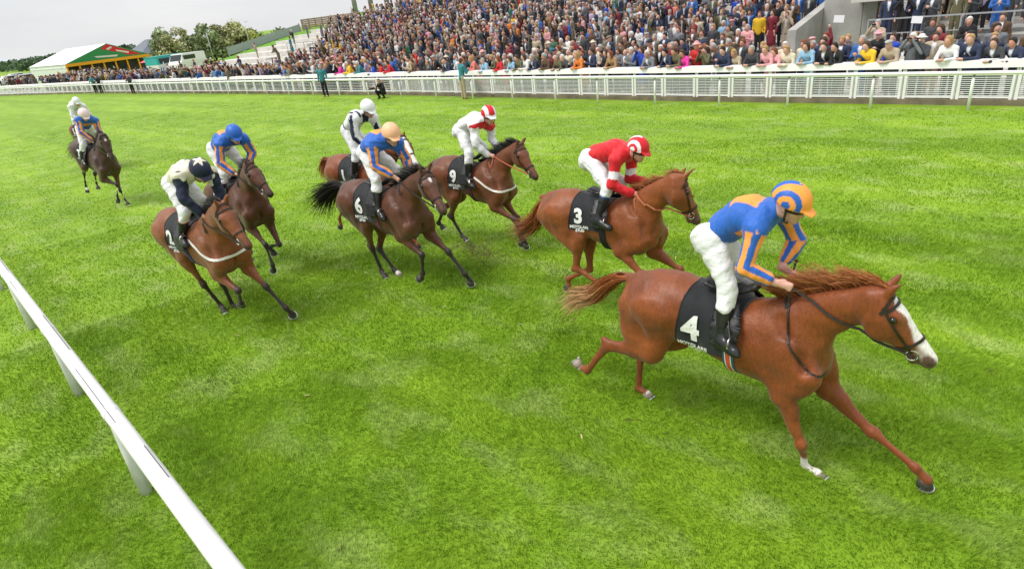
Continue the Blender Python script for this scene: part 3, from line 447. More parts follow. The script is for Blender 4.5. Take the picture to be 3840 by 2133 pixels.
tag(mesh_obj('hills', V, [(i * 3 + j, i * 3 + j + 3, i * 3 + j + 4, i * 3 + j + 1) for i in range(29) for j in (0, 1)], mat('far_hill', (.42, .46, .50), .95, var=.1, vscale=.01)), kind='structure')
def lamp_post(x, y, h, lb):
    r = empty('lamp_post', (x, y, 0)); tag(r, lb, 'lamp post', 'slim lamp posts beyond the crowd'); mb = MB(); mb.tube([(0, 0, 0), (0, 0, h)], [.07, .045], 8); mb.build('pole', GALV, r, True); mb = MB(); mb.tube([(0, 0, h), (.3, 0, h + .1), (.7, 0, h + .12)], .03, 6); mb.sphere((.85, 0, h + .1), (.22, .1, .06)); mb.build('lamp_head', GALV, r, True)
lamp_post(-152, 42, 4.4, 'slim lamp post standing at the edge of the far wood'); lamp_post(-104, 47, 4.6, 'slim lamp post in front of the taller trees'); lamp_post(-101, 52, 5.4, 'slim lamp post beside the grey mesh fence')
# ------------------------------------------------------------------ horses and jockeys: joints in each horse's own frame
H = {}; JK = {}
H['h4'] = dict(o=[-1.888,4.612,1.104], e=[0.018,0.008,-0.014], s=1.061, j=[[0.658,-0.17,-0.13],[0.498,-0.154,-0.379],[0.672,-0.165,-0.769],[0.701,-0.079,-1.055],[0.885,-0.135,-1.021],[0.638,0.17,-0.145],[0.724,0.173,-0.431],[1.077,0.154,-0.681],[1.397,0.12,-0.843],[1.507,0.204,-1.004],[-0.645,-0.161,-0.358],[-1.112,-0.176,-0.441],[-1.339,-0.202,-0.78],[-1.542,-0.185,-0.767],[-0.554,0.189,-0.364],[-0.938,0.145,-0.624],[-0.949,0.096,-1.028],[-0.757,0.065,-1.027],[1.092,-0.095,0.668],[1.424,-0.016,0.175]])
JK['h4'] = [[-0.165,0.001,0.771],[0.244,0.011,1.029],[0.404,-0.042,1.117],[0.211,-0.149,0.944],[0.186,-0.253,0.678],[0.376,-0.154,0.562],[0.466,-0.124,0.548],[-0.143,-0.091,0.794],[0.04,-0.179,0.445],[0.051,-0.283,0.055],[0.201,-0.373,0.043],[0.27,0.188,0.992],[0.375,0.253,0.743],[0.326,0.09,0.574],[0.414,0.096,0.537],[-0.129,0.067,0.706],[0.068,0.182,0.369],[-0.015,0.313,0.008],[0.162,0.33,-0.03]]
H['h3'] = dict(o=[-4.245,6.266,1.204], e=[-0.076,-0.027,0.063], s=1.003, j=[[0.569,-0.17,-0.174],[0.292,-0.176,-0.309],[0.594,-0.191,-0.575],[0.337,-0.105,-0.694],[0.154,-0.039,-0.717],[0.657,0.17,-0.116],[0.561,0.177,-0.394],[0.948,0.141,-0.559],[0.858,0.111,-0.844],[0.853,0.1,-1.044],[-0.29,-0.199,-0.195],[-0.369,-0.145,-0.641],[-0.012,-0.132,-0.831],[-0.093,-0.06,-0.996],[-0.363,0.189,-0.283],[-0.349,0.147,-0.743],[-0.702,0.12,-0.929],[-0.679,0.12,-1.127],[1.094,-0.114,0.665],[1.236,0.053,0.109]])
JK['h3'] = [[-0.176,0.002,0.778],[0.321,-0.003,0.87],[0.507,-0.074,0.904],[0.283,-0.186,0.812],[0.26,-0.259,0.524],[0.446,-0.133,0.406],[0.531,-0.096,0.387],[-0.114,-0.083,0.785],[0.165,-0.211,0.483],[0.067,-0.29,0.086],[0.246,-0.329,0.029],[0.295,0.178,0.801],[0.257,0.199,0.507],[0.499,0.12,0.509],[0.47,0.078,0.433],[-0.158,0.091,0.723],[0.123,0.244,0.438],[-0.006,0.31,0.047],[0.169,0.33,-0.032]]
H['h9'] = dict(o=[-7.369,7.093,1.215], e=[-0.027,-0.021,0.017], s=1.01, j=[[0.671,-0.17,-0.117],[0.51,-0.155,-0.362],[0.888,-0.133,-0.545],[1.04,-0.129,-0.854],[1.095,-0.076,-1.036],[0.637,0.17,-0.152],[0.418,0.171,-0.357],[0.746,0.119,-0.609],[0.759,0.11,-0.909],[0.824,0.1,-1.098],[-0.324,-0.19,-0.248],[-0.551,-0.147,-0.646],[-0.405,-0.088,-1.011],[-0.214,-0.137,-1.034],[-0.599,0.186,-0.37],[-0.975,0.077,-0.623],[-1.227,0.123,-0.929],[-1.044,0.12,-1.009],[1.105,-0.051,0.666],[1.436,-0.103,0.172]])
JK['h9'] = [[-0.158,-0.002,0.831],[0.327,-0.005,0.963],[0.511,-0.03,1.043],[0.31,-0.194,0.921],[0.365,-0.252,0.64],[0.474,-0.113,0.461],[0.565,-0.108,0.455],[-0.084,-0.072,0.815],[0.146,-0.204,0.481],[0.112,-0.275,0.072],[0.279,-0.332,0.002],[0.326,0.161,0.861],[0.249,0.264,0.6],[0.453,0.127,0.54],[0.457,0.068,0.47],[-0.184,0.088,0.788],[0.05,0.251,0.474],[0.001,0.309,0.066],[0.165,0.33,-0.032]]
H['h6'] = dict(o=[-7.716,5.448,1.177], e=[0.017,-0.03,0.008], s=1.103, j=[[0.664,-0.17,-0.139],[0.415,-0.153,-0.3],[0.759,-0.133,-0.536],[0.671,-0.119,-0.823],[0.568,-0.1,-0.993],[0.653,0.169,-0.099],[0.604,0.195,-0.385],[0.983,0.14,-0.558],[1.174,0.19,-0.876],[1.246,0.261,-1.074],[-0.273,-0.191,-0.185],[-0.427,-0.094,-0.605],[-0.377,-0.055,-1.004],[-0.195,-0.113,-1.044],[-0.383,0.189,-0.298],[-0.534,0.104,-0.726],[-0.253,0.089,-1.019],[-0.058,0.051,-1.065],[1.117,-0.084,0.645],[1.467,-0.19,0.175]])
JK['h6'] = [[-0.084,0.004,0.822],[0.353,-0.011,0.966],[0.525,-0.025,1.033],[0.27,-0.166,0.932],[0.326,-0.237,0.676],[0.478,-0.127,0.537],[0.533,-0.089,0.484],[-0.026,-0.069,0.798],[0.158,-0.155,0.461],[0.189,-0.254,0.089],[0.337,-0.306,0.012],[0.407,0.136,0.879],[0.406,0.229,0.627],[0.556,0.116,0.492],[0.63,0.1,0.527],[-0.1,0.087,0.779],[0.073,0.271,0.482],[0.028,0.308,0.106],[0.147,0.33,-0.022]]
H['h1'] = dict(o=[-9.542,6.423,1.246], e=[0.076,0.005,0.051], s=1.029, j=[[0.641,-0.17,-0.145],[0.591,-0.169,-0.44],[0.847,-0.13,-0.778],[1.031,-0.106,-1.021],[1.163,-0.08,-1.177],[0.644,0.17,-0.147],[0.465,0.17,-0.387],[0.746,0.13,-0.697],[0.744,0.11,-0.996],[0.859,0.1,-1.159],[-0.36,-0.19,-0.28],[-0.713,-0.15,-0.573],[-0.963,-0.121,-0.885],[-0.932,-0.159,-1.088],[-0.338,0.19,-0.261],[-0.702,0.15,-0.54],[-0.749,0.12,-0.936],[-0.678,0.12,-1.123],[1.008,0.195,0.753],[1.413,0.033,0.339]])
JK['h1'] = [[-0.056,-0.001,0.82],[0.354,0.02,1.098],[0.527,0.042,1.193],[0.352,-0.167,1.085],[0.369,-0.228,0.804],[0.476,-0.127,0.604],[0.421,-0.116,0.674],[-0.003,-0.072,0.863],[0.199,-0.183,0.514],[0.104,-0.289,0.131],[0.167,-0.331,-0.041],[0.431,0.175,1.02],[0.397,0.258,0.748],[0.506,0.126,0.568],[0.566,0.093,0.511],[-0.054,0.08,0.763],[0.122,0.249,0.426],[-0.005,0.31,0.044],[0.166,0.33,-0.032]]
H['hL'] = dict(o=[-9.172,3.216,1.218], e=[0.053,-0.01,0.059], s=1.119, j=[[0.658,-0.17,-0.137],[0.452,-0.157,-0.351],[0.84,-0.153,-0.512],[0.663,-0.098,-0.745],[0.531,-0.034,-0.879],[0.648,0.17,-0.132],[0.56,0.188,-0.415],[0.948,0.143,-0.567],[1.119,0.217,-0.894],[1.121,0.311,-1.084],[-0.282,-0.191,-0.196],[-0.238,-0.101,-0.642],[-0.212,0.0,-1.028],[-0.027,-0.049,-1.071],[-0.375,0.183,-0.309],[-0.149,0.108,-0.722],[-0.22,0.15,-1.102],[-0.018,0.109,-1.101],[1.111,-0.084,0.656],[1.443,-0.093,0.156]])
JK['hL'] = [[-0.007,0.001,0.776],[0.424,0.04,0.922],[0.605,0.047,0.934],[0.414,-0.132,0.924],[0.465,-0.194,0.669],[0.551,-0.12,0.467],[0.584,-0.098,0.392],[0.02,-0.086,0.78],[0.242,-0.155,0.473],[0.077,-0.241,0.149],[0.234,-0.289,0.096],[0.503,0.186,0.869],[0.494,0.233,0.607],[0.546,0.11,0.424],[0.601,0.09,0.481],[-0.025,0.071,0.72],[0.067,0.204,0.372],[-0.005,0.311,0.022],[0.159,0.33,-0.03]]
H['hB'] = dict(o=[-10.475,4.481,1.29], e=[0.017,-0.035,-0.084], s=1.054, j=[[0.672,-0.171,-0.122],[0.492,-0.137,-0.353],[0.827,-0.109,-0.608],[0.917,-0.129,-0.934],[0.826,-0.104,-1.11],[0.636,0.17,-0.154],[0.476,0.175,-0.409],[0.769,0.125,-0.701],[0.485,0.031,-0.748],[0.595,0.097,-0.902],[-0.333,-0.19,-0.256],[-0.544,-0.149,-0.663],[-0.302,-0.114,-0.981],[-0.141,-0.046,-1.081],[-0.338,0.19,-0.261],[-0.702,0.15,-0.54],[-0.749,0.12,-0.936],[-0.678,0.12,-1.123],[1.068,-0.042,0.712],[1.443,-0.0,0.245]])
JK['hB'] = [[-0.067,-0.008,0.843],[0.389,0.026,1.001],[0.576,0.043,1.047],[0.377,-0.15,0.951],[0.379,-0.223,0.679],[0.51,-0.119,0.504],[0.595,-0.101,0.5],[-0.055,-0.105,0.839],[0.114,-0.134,0.467],[0.036,-0.301,0.113],[0.154,-0.33,-0.026],[0.472,0.187,0.957],[0.372,0.295,0.72],[0.486,0.134,0.58],[0.545,0.096,0.528],[-0.099,0.06,0.904],[-0.067,0.231,0.539],[0.002,0.304,0.151],[0.112,0.329,0.005]]
H['hF'] = dict(o=[-19.38,4.901,1.301], e=[-0.019,0.151,0.073], s=1.075, j=[[0.648,-0.17,-0.138],[0.526,-0.169,-0.409],[0.928,-0.059,-0.478],[0.882,-0.101,-0.772],[0.868,-0.1,-0.972],[0.63,0.17,-0.158],[0.433,0.157,-0.387],[0.657,0.077,-0.73],[0.631,0.141,-1.02],[0.82,0.129,-1.084],[-0.352,-0.19,-0.273],[-0.726,-0.125,-0.534],[-0.842,-0.137,-0.919],[-0.705,-0.175,-1.058],[-0.372,0.189,-0.288],[-0.679,0.094,-0.619],[-0.923,0.15,-0.929],[-0.775,0.12,-1.061],[0.994,-0.056,0.778],[1.253,-0.085,0.233]])
JK['hF'] = [[-0.156,-0.011,0.728],[0.242,-0.024,0.985],[0.363,-0.105,1.106],[0.199,-0.201,0.968],[0.306,-0.257,0.719],[0.425,-0.146,0.542],[0.463,-0.12,0.467],[-0.126,-0.099,0.705],[0.069,-0.213,0.373],[0.01,-0.312,0.003],[0.177,-0.324,-0.066],[0.208,0.136,0.91],[0.251,0.154,0.637],[0.451,0.101,0.519],[0.429,0.019,0.506],[-0.155,0.05,0.802],[-0.096,0.213,0.445],[-0.004,0.307,0.078],[0.144,0.33,-0.024]]
H['h4']['j'][9] = [1.54, .14, -1.0]
JN = ['shR', 'elR', 'knR', 'feR', 'toR', 'shL', 'elL', 'knL', 'feL', 'toL', 'stR', 'hoR', 'fhR', 'thR', 'stL', 'hoL', 'fhL', 'thL', 'poll', 'muz']
JN2 = ['pv', 'nk', 'hd'] + [a + s for s in 'RL' for a in ('sh', 'el', 'wr', 'ha', 'hi', 'kn', 'an', 'to')]; JK = {k: dict(zip(JN2, v)) for k, v in JK.items()}
A3 = lambda *v: np.array(v, float)
Yx = A3(0, 1, 0)
def eul(o, h):
    o.location = h['o']; o.rotation_euler = h['e']; o.scale = (h['s'],) * 3
def horse_field(h, vox):
    J = {n: A3(*p) for n, p in zip(JN, h['j'])}; allp = np.array(list(J.values()) + [A3(-1, -.35, -.45), A3(.8, .35, .45)])
    f = Field(allp.min(0) - (.12, .12, .12), allp.max(0) + (.12, .12, .22), vox)
    st = [(-.93, .13, -.12, .10), (-.87, .235, -.20, .18), (-.76, .325, -.25, .24), (-.62, .375, -.26, .27), (-.48, .388, -.20, .275), (-.22, .325, -.22, .262), (0, .285, -.29, .265), (.2, .29, -.365, .262), (.36, .35, -.405, .235), (.5, .33, -.385, .225), (.62, .20, -.33, .20), (.69, .08, -.25, .13)]
    f.loft([(x, 0, (t + b) / 2) for x, t, b, q in st], [(t - b) / 2 for x, t, b, q in st], [q for *_, q in st], k=.02, cap=.6)
    # neck
    po, mz = J['poll'], J['muz']; hx = unit(mz - po); hz = A3(0, 0, 1) - hx[2] * hx; hz = unit(hz + .0 * Yx); hy = np.cross(hz, hx)
    n0 = A3(.40, 0, .02); ne = po + hx * .05 - hz * .12; up = unit(np.cross(Yx, -(ne - n0)) * (1 if True else 1)); up = up if up[2] > 0 else -up
    ts = [0, .22, .45, .7, 1.]; aa = [.335, .25, .185, .145, .115]; bb = [.19, .14, .107, .09, .076]
    f.loft([n0 + (ne - n0) * t + up * .05 * math.sin(math.pi * t) for t in ts], aa, bb, k=.10, up=up)
    # head
    hs = [(.0, .17, .13), (.07, .225, .175), (.14, .265, .20), (.22, .275, .20), (.30, .225, .155), (.40, .165, .118), (.50, .14, .105), (.57, .125, .10), (.60, .09, .08)]
    f.loft([po + hx * d - hz * dp / 2 for d, dp, wd in hs], [dp / 2 for d, dp, wd in hs], [wd / 2 for d, dp, wd in hs], k=.05, up=hz, cap=.5)
    hp = lambda d, dep, y: po + hx * d - hz * dep + hy * y
    for s in (-1, 1):
        f.blob(hp(.20, .17, .062 * s), (.11, .035, .10), .03, (hx, hy, hz))       # cheek
        f.blob(hp(.165, .052, .080 * s), (.05, .022, .020), .02, (hx, hy, hz)); f.blob(hp(.172, .085, .103 * s), (.026, .012, .017), .012, (hx, hy, hz), 'cut')      # brow and eye socket
        f.loft([hp(.25, .10, .072 * s), hp(.40, .085, .05 * s)], [.02, .012], k=.03, up=hz)  # facial crest
        f.blob(hp(.565, .055, .045 * s), (.03, .018, .026), .015, (hx, hy, hz)); f.blob(hp(.575, .055, .060 * s), (.02, .016, .013), .012, (hx, hy, hz), 'cut')
        e0 = hp(.01, .025, .052 * s); ed = unit(hz * .9 - hx * .28 + hy * .25 * s)
        f.loft([e0, e0 + ed * .06, e0 + ed * .12, e0 + ed * .175], [.03, .034, .024, .006], [.022, .020, .014, .005], k=.02, up=hx)
        f.loft([e0 + ed * .05 + hx * .02 + hy * .01 * s, e0 + ed * .14 + hx * .014], [.014, .008], k=.01, mode='cut')
    f.blob(hp(.52, .145, 0), (.05, .042, .025), .02, (hx, hy, hz)); f.loft([hp(.50, .122, -.06), hp(.50, .122, .06)], [.008, .008], k=.012, mode='cut'); f.loft([hp(.46, .12, .055), hp(.60, .10, .04)], .006, k=.01, mode='cut'); f.loft([hp(.46, .12, -.055), hp(.60, .10, -.04)], .006, k=.01, mode='cut')
    for s, q in ((-1, 'R'), (1, 'L')):
        sh, el, kn, fe, to = [J[n + q] for n in ('sh', 'el', 'kn', 'fe', 'to')]; hoR, stf, fh, th = J['ho' + q], J['st' + q], J['fh' + q], J['th' + q]
        lat = A3(0, s, 0)
        top = A3(.37, .10 * s, .22)
        f.loft([top, (top + sh) / 2 + lat * .03, sh], [.10, .13, .11], [.05, .06, .075], k=.045, up=(1, 0, 0))
        f.loft([sh, (sh + el) / 2, el], [.12, .115, .085], [.075, .08, .065], k=.05, up=np.cross(el - sh, Yx))
        f.loft([A3(.28, .15 * s, .02), el + lat * .01], [.12, .075], [.07, .06], k=.05, up=(1, 0, 0))          # triceps
        u = np.cross(unit(kn - el), Yx); L = lambda A, B, t: A + (B - A) * t
        f.loft([el, L(el, kn, .25) + u * .012, L(el, kn, .6), L(el, kn, .9), kn], [.088, .079, .052, .040, .043], [.070, .060, .042, .034, .038], k=.035, up=u)
        f.blob(kn, (.05, .044, .058), .02, (unit(np.cross(unit(fe - kn), Yx)), Yx, unit(fe - kn)))
        u = np.cross(unit(fe - kn), Yx); f.loft([kn, L(kn, fe, .25), L(kn, fe, .8), fe], [.042, .033, .033, .040], [.036, .024, .024, .032], k=.02, up=u)
        f.blob(fe, (.043, .036, .043), .015); f.blob(fe - u * .028, (.022, .02, .025), .015)
        f.loft([fe, L(fe, to, .30), L(fe, to, .55)], [.037, .033, .043], [.032, .030, .040], k=.015, up=np.cross(unit(to - fe), Yx))
        # hind
        hip = A3(-.60, .13 * s, .08); u = np.cross(unit(stf - hip), Yx)
        f.loft([hip, L(hip, stf, .5), stf], [.22, .20, .125], [.11, .105, .085], k=.06, up=u)
        u = np.cross(unit(hoR - stf), Yx); mid = L(stf, hoR, .35) - u * .02
        f.loft([A3(-.86, .12 * s, .06), L(A3(-.86, .12 * s, .06), mid, .5) , mid], [.12, .125, .09], [.085, .085, .06], k=.06, up=(1, 0, 0))
        f.loft([stf, L(stf, hoR, .2), L(stf, hoR, .45), L(stf, hoR, .75), hoR], [.112, .105, .075, .050, .046], [.08, .07, .05, .033, .035], k=.04, up=u)
        u2 = np.cross(unit(fh - hoR), Yx); pt = hoR - u2 * .055 - unit(fh - hoR) * .04
        f.loft([L(stf, hoR, .6) - u * .03, pt], [.020, .020], k=.03); f.blob(pt, (.03, .022, .03), .03); f.blob(hoR, (.055, .042, .06), .03, (u2, Yx, unit(fh - hoR)))
        f.loft([hoR, L(hoR, fh, .25), L(hoR, fh, .8), fh], [.052, .040, .034, .040], [.036, .027, .026, .033], k=.02, up=u2)
        f.blob(fh, (.043, .037, .043), .015); f.blob(fh - u2 * .028, (.022, .02, .025), .015)
        f.loft([fh, L(fh, th, .30), L(fh, th, .55)], [.037, .033, .043], [.032, .030, .040], k=.015, up=np.cross(unit(th - fh), Yx))
    # chest muscles, flank hollow and elbow crease
    for s in (-1, 1):
        f.blob((.68, .085 * s, -.14), (.07, .075, .12), .04); f.blob((-.22, .31 * s, -.02), (.12, .05, .20), .10, mode='cut')
    f.loft([(.715, 0, .0), (.70, 0, -.28)], .018, k=.05, mode='cut')
    f.loft([(-.82, 0, .27), (-.90, 0, .25), (-.98, 0, .245)], [.05, .042, .03], k=.07)          # dock
    for s in (-1, 1):
        f.loft([(.44, .17 * s, .27), (.56, .205 * s, .08), (.66, .215 * s, -.06)], [.022, .028, .02], k=.07, mode='cut')
        f.loft([(.20, .30 * s, .12), (.24, .315 * s, -.05), (.30, .30 * s, -.20)], [.022, .026, .018], k=.08, mode='cut')
        f.loft([(-.72, .285 * s, .16), (-.70, .275 * s, -.05), (-.66, .25 * s, -.22)], [.012, .018, .012], k=.07, mode='cut')
        f.loft([(-.36, .31 * s, .16), (-.33, .315 * s, -.0), (-.36, .29 * s, -.20)], [.02, .03, .02], k=.09, mode='cut')
        f.blob((.50, .20 * s, -.02), (.10, .05, .16), .06); f.blob((-.60, .245 * s, .10), (.16, .05, .13), .08)
    f.wobble(.0032, 12., 77)
    f.blur(1)
    return f, J, (po, hx, hy, hz, hp)
def mixc(C, c, m): return C * (1 - m[:, None]) + np.array(c) * m[:, None]
def horse_colors(V, J, hd, st):
    po, hx, hy, hz, hp = hd; C = np.tile(np.array(st['coat'], float), (len(V), 1)); n = vnoise(V, 5., 3); n2 = vnoise(V, 14., 5)
    C *= (1 + .14 * n + .08 * n2)[:, None]; C = mixc(C, np.array(st['coat']) * np.array((1.55, 1.75, 1.6)), smooth_step(.1, .9, vnoise(V, 3.4, 9)) * .45); C = mixc(C, np.array(st['coat']) * .5, smooth_step(.2, .9, vnoise(V, 4.2, 19)) * .35)
    C = mixc(C, st.get('belly', st['coat']), smooth_step(-.12, -.42, V[:, 2]) * .5 * (np.abs(V[:, 0]) < .6))
    dh = (V - po) @ hx; dz = -((V - po) @ hz); dy = np.abs((V - po) @ hy); ih = (dh > -.25) & (dz < .42) & (dh < .72) & (dy < .16)
    C = mixc(C, st['muzzle'], smooth_step(.42, .54, dh + .05 * n2 * .5) * ih * smooth_step(.0, .06, dz + .02) * st.get('mz', .8))
    C = mixc(C, np.array(st['coat']) * .22, (np.exp(-((dh - .178) / .036) ** 2 - ((dz - .082) / .024) ** 2) * ih * .9)); C = mixc(C, (.012, .009, .008), np.exp(-((dh - .575) / .018) ** 2 - ((dz - .055) / .013) ** 2) * ih * (dy > .03) * .9)
    if st.get('blaze'):
        b = st['blaze']; wd = np.interp(dh, [p[0] for p in b], [p[1] for p in b], 0, 0); m = smooth_step(.006, -.006, dy - wd - .006 * n2) * ih * smooth_step(.10, .07, dz) * (dh > b[0][0]) * (dh < b[-1][0]); C = mixc(C, (.78, .74, .70), m)
    for q in 'RL':
        for a, b, c, d in (('el', 'kn', 'fe', 'to'), ('st', 'ho', 'fh', 'th')):
            A, B, E, D = [J[x + q] for x in (a, b, c, d)]; d1, t1 = segdist(V, A, B); d2, t2 = segdist(V, B, E); d3, t3 = segdist(V, E, D)
            own = np.minimum(np.minimum(d1, d2), d3) < .10; s = np.where((d3 <= d2) & (d3 <= d1), 2 + t3, np.where(d2 <= d1, 1 + t2, t1)) + .06 * n2
            if st.get('points'): C = mixc(C, st['points'], smooth_step(.62, 1.05, s) * own * .95)
            sk = st.get('socks', {}).get(b + q)
            if sk: C = mixc(C, (.75, .70, .66), smooth_step(sk - .05, sk + .05, s) * own)
    return np.clip(C, 0, 1)
def hoof(d, to, parent, col):
    d = unit(d); u = np.cross(d, Yx); n = unit(.77 * d - .64 * u); fw = unit(.64 * d + .77 * u); sd = np.cross(n, fw); V = []; F = []; m = 14
    levels = [(-.085, .034, .040, .038), (-.06, .041, .046, .043), (-.012, .052, .057, .052)]
    c0 = to - fw * .062
    for lv, back, rf, rs in levels:
        c = c0 + n * lv - fw * (.062 - .062 * (1 + lv * 6))*.35
        for j in range(m): a = 2 * math.pi * j / m; V.append(c + fw * rf * math.cos(a) + sd * rs * math.sin(a))
    for i in range(2):
        for j in range(m): F.append((i * m + j, i * m + (j + 1) % m, (i + 1) * m + (j + 1) % m, (i + 1) * m + j))
    F += [tuple(range(m))[::-1], tuple(range(2 * m, 3 * m))]
    o = mesh_obj('hoof', V, F, mat('hoof_' + col, {'dark': (.07, .063, .058), 'pale': (.30, .25, .20)}[col], .5, var=.25, vscale=30, bump=.2, bscale=60), parent)
    P = [c0 + n * -.006 + fw * .050 * math.cos(a) + sd * .047 * math.sin(a) for a in np.linspace(-2.3, 2.3, 18)]
    V, F = band(P, [n] * len(P), .022, .012); mesh_obj('horseshoe', V, F, mat('aluminium_plate', (.62, .62, .60), .35, .85, var=.15), o, smooth=False)
    return o
def strip(name, f, pts, outd, width, thick, m, parent, n=24, off=.006, closed=False):
    """strap lying on the body: way-points pts with outward directions, dropped on to the skin"""
    pts = np.array(pts, float); outd = np.array(outd, float); t = np.linspace(0, len(pts) - 1, n); 
    P = np.stack([np.interp(t, range(len(pts)), pts[:, i]) for i in range(3)], 1); O = np.stack([np.interp(t, range(len(pts)), outd[:, i]) for i in range(3)], 1); O /= np.linalg.norm(O, axis=1)[:, None]
    Q = f.hit(P + O * .25, -O, .6, off); Q[1:-1] = .25 * Q[:-2] + .5 * Q[1:-1] + .25 * Q[2:]; nr = f.grad(Q); nr /= np.linalg.norm(nr, axis=1)[:, None] + 1e-9
    V, F = band(Q, nr, width, thick, closed); return mesh_obj(name, V, F, m, parent, smooth=False), Q
LEATHER = mat('dark_leather', (.025, .017, .013), .45, var=.2, vscale=30, bump=.15, bscale=90)
BLACKCL = mat('black_cloth', (.013, .015, .018), .75, spec=.3, var=.25, vscale=12, bump=.6, bscale=9, stretch=(1, 1, .6), sheen=.2)
WHITEP = mat('white_print', (.78, .78, .76), .7)
STEEL = mat('bit_steel', (.6, .6, .6), .25, 1.)
WEB = mat('white_webbing', (.72, .70, .64), .7, bump=.2, bscale=120)
def build_horse(key, st, vox, label):
    h = H[key]; f, J, hd = horse_field(h, vox); po, hx, hy, hz, hp = hd
    V, F = f.mesh(); C = horse_colors(V, J, hd, st)
    body = mesh_obj('racehorse', V, F, mat('horse_coat', attr='col', rough=.5, spec=.42, var=.24, vscale=55, bump=.30, bscale=19, stretch=(1, 1, .45), sheen=.12, veins=.16), None, attrs={'col': C})
    eul(body, h); tag(body, label, 'racehorse', 'racehorses galloping along the turf track')
    for s in (-1, 1):
        mb = MB(); mb.sphere(hp(.172, .080, .097 * s), .023, 12, 8); mb.build('eye', mat('horse_eye', (.008, .005, .004), .08, spec=.7), body, True)
    for q in 'RL':
        for a, b in (('fe', 'to'), ('fh', 'th')):
            hoof(J[b + q] - J[a + q], J[b + q], body, st.get('hoof', {}).get(b + q, 'dark'))
    r = np.random.default_rng(len(key) + ord(key[1]))
    # mane
    n0 = A3(.36, 0, .36); m = int(st.get('mane_n', 420) * 1.9); t = r.uniform(0, 1, m) ** .9; base = n0 + (po - hx * .02 - n0) * t[:, None]; upv = unit(np.cross(Yx, n0 - po)); upv = upv if upv[2] > 0 else -upv
    Q = f.hit(base + upv * .3 + Yx * r.normal(0, .012, m)[:, None], -upv, .6, -.006); back = unit(n0 - po)
    L = st.get('mane_len', .17) * (.55 + .45 * np.sin(np.pi * np.clip(t * .9 + .1, 0, 1))); tuft = np.sin(t * 31 + 1.3 * np.sin(t * 11)); L = L * (1 + .35 * tuft); dd = upv * 1.25 + back * (.25 + .25 * tuft)[:, None] + np.stack([0 * t, r.normal(0, .25, m), 0 * t], 1); side = st.get('mane_side', 0.)
    V, F, tt, rr = hair(Q, dd, L, .12, .0055, ord(key[1]), 6, back * 1.25 + A3(0, side, st.get('mane_fall', -.15)))
    C = np.array(st['mane']) * (.7 + .6 * rr[:, None]) * (1 - tt[:, None]) + np.array(st.get('mane_tip', st['mane'])) * (.7 + .6 * rr[:, None]) * tt[:, None]
    mesh_obj('mane', V, F, mat('horse_hair', attr='col', rough=.5, spec=.35), body, attrs={'col': C})
    # tail
    m = int(st.get('tail_n', 420) * 1.5); path = np.array(st['tail'], float); t0 = r.uniform(0, .35, m); ta = r.normal(0, .028, (m, 3)); V = []; F = []; CC = []; sg = 9; spread = st.get('tail_spread', .09)
    cs = np.linspace(0, 1, len(path)); smp = lambda tv: np.stack([np.interp(tv, cs, path[:, i]) for i in range(3)], -1)
    off = r.normal(0, 1, (m, 3)); ends = np.clip(r.normal(.88, .14, m), .45, 1.12); ph = r.uniform(0, 6.3, m)
    rows = []
    for i in range(sg + 1):
        tv = t0 + (ends - t0) * i / sg; c = smp(np.clip(tv, 0, 1)) + (path[-1] - path[-2]) * np.clip(tv - 1, 0, 1)[:, None] * 2; amp = .012 + spread * np.clip(tv, 0, 1.1) ** 1.3; rows.append(c + off * amp[:, None] + .012 * np.sin(tv * 9 + ph)[:, None] * off[:, ::-1] * np.clip(tv, 0, 1)[:, None])
    rows = np.array(rows); T = rows[-1] - rows[0]; sdv = np.cross(T, r.normal(size=(m, 3))); sdv /= np.linalg.norm(sdv, axis=1)[:, None] + 1e-9
    Vh = np.array([w for i in range(sg + 1) for w in (rows[i] - sdv * .0032 * (1 - (i / sg) ** 3 * .85), rows[i] + sdv * .0032 * (1 - (i / sg) ** 3 * .85))]).transpose(1, 0, 2).reshape(-1, 3); k = 2 * (sg + 1); b0 = np.arange(m) * k
    Fh = np.concatenate([np.stack([b0 + 2 * i, b0 + 2 * i + 1, b0 + 2 * i + 3, b0 + 2 * i + 2], 1) for i in range(sg)]); tt = np.tile(np.repeat(np.arange(sg + 1) / sg, 2), m); rr = np.repeat(r.uniform(0, 1, m), k); s2 = smooth_step(.35, .9, tt)[:, None]
    C = (np.array(st['mane']) * (1 - s2) + np.array(st.get('tail_tip', st['mane'])) * s2) * (.65 + .7 * rr[:, None]); mesh_obj('tail', Vh, Fh, mat('horse_hair', attr='col'), body, attrs={'col': C})
    # saddle cloth, hung over the back and dropped on to the skin
    x0, x1, drop = st.get('cloth', (-.32, .16, -.20)); nx, nphi = 22, 46; sk = st.get('skew', -.07)
    G = []
    for i in range(nx + 1):
        row = []
        for j in range(nphi + 1):
            ph_ = -1 + 2 * j / nphi; a = ph_ * st.get('phi', 1.84); x = x0 + (x1 - x0) * i / nx + sk * abs(ph_); dv = A3(0, math.sin(a), math.cos(a)); row.append((A3(x, 0, .0) + dv * .62, -dv))
        G.append(row)
    O = np.array([[q[0] for q in row] for row in G]); D = np.array([[q[1] for q in row] for row in G]); S = f.hit(O, D, .6, .014)
    S = S + D * -1 * (.006 * np.sin(O[..., 0] * 31 + O[..., 2] * 9) * np.abs(O[..., 1] / .6))[..., None]
    for _ in range(2): S[1:-1, 1:-1] = .5 * S[1:-1, 1:-1] + .125 * (S[:-2, 1:-1] + S[2:, 1:-1] + S[1:-1, :-2] + S[1:-1, 2:])
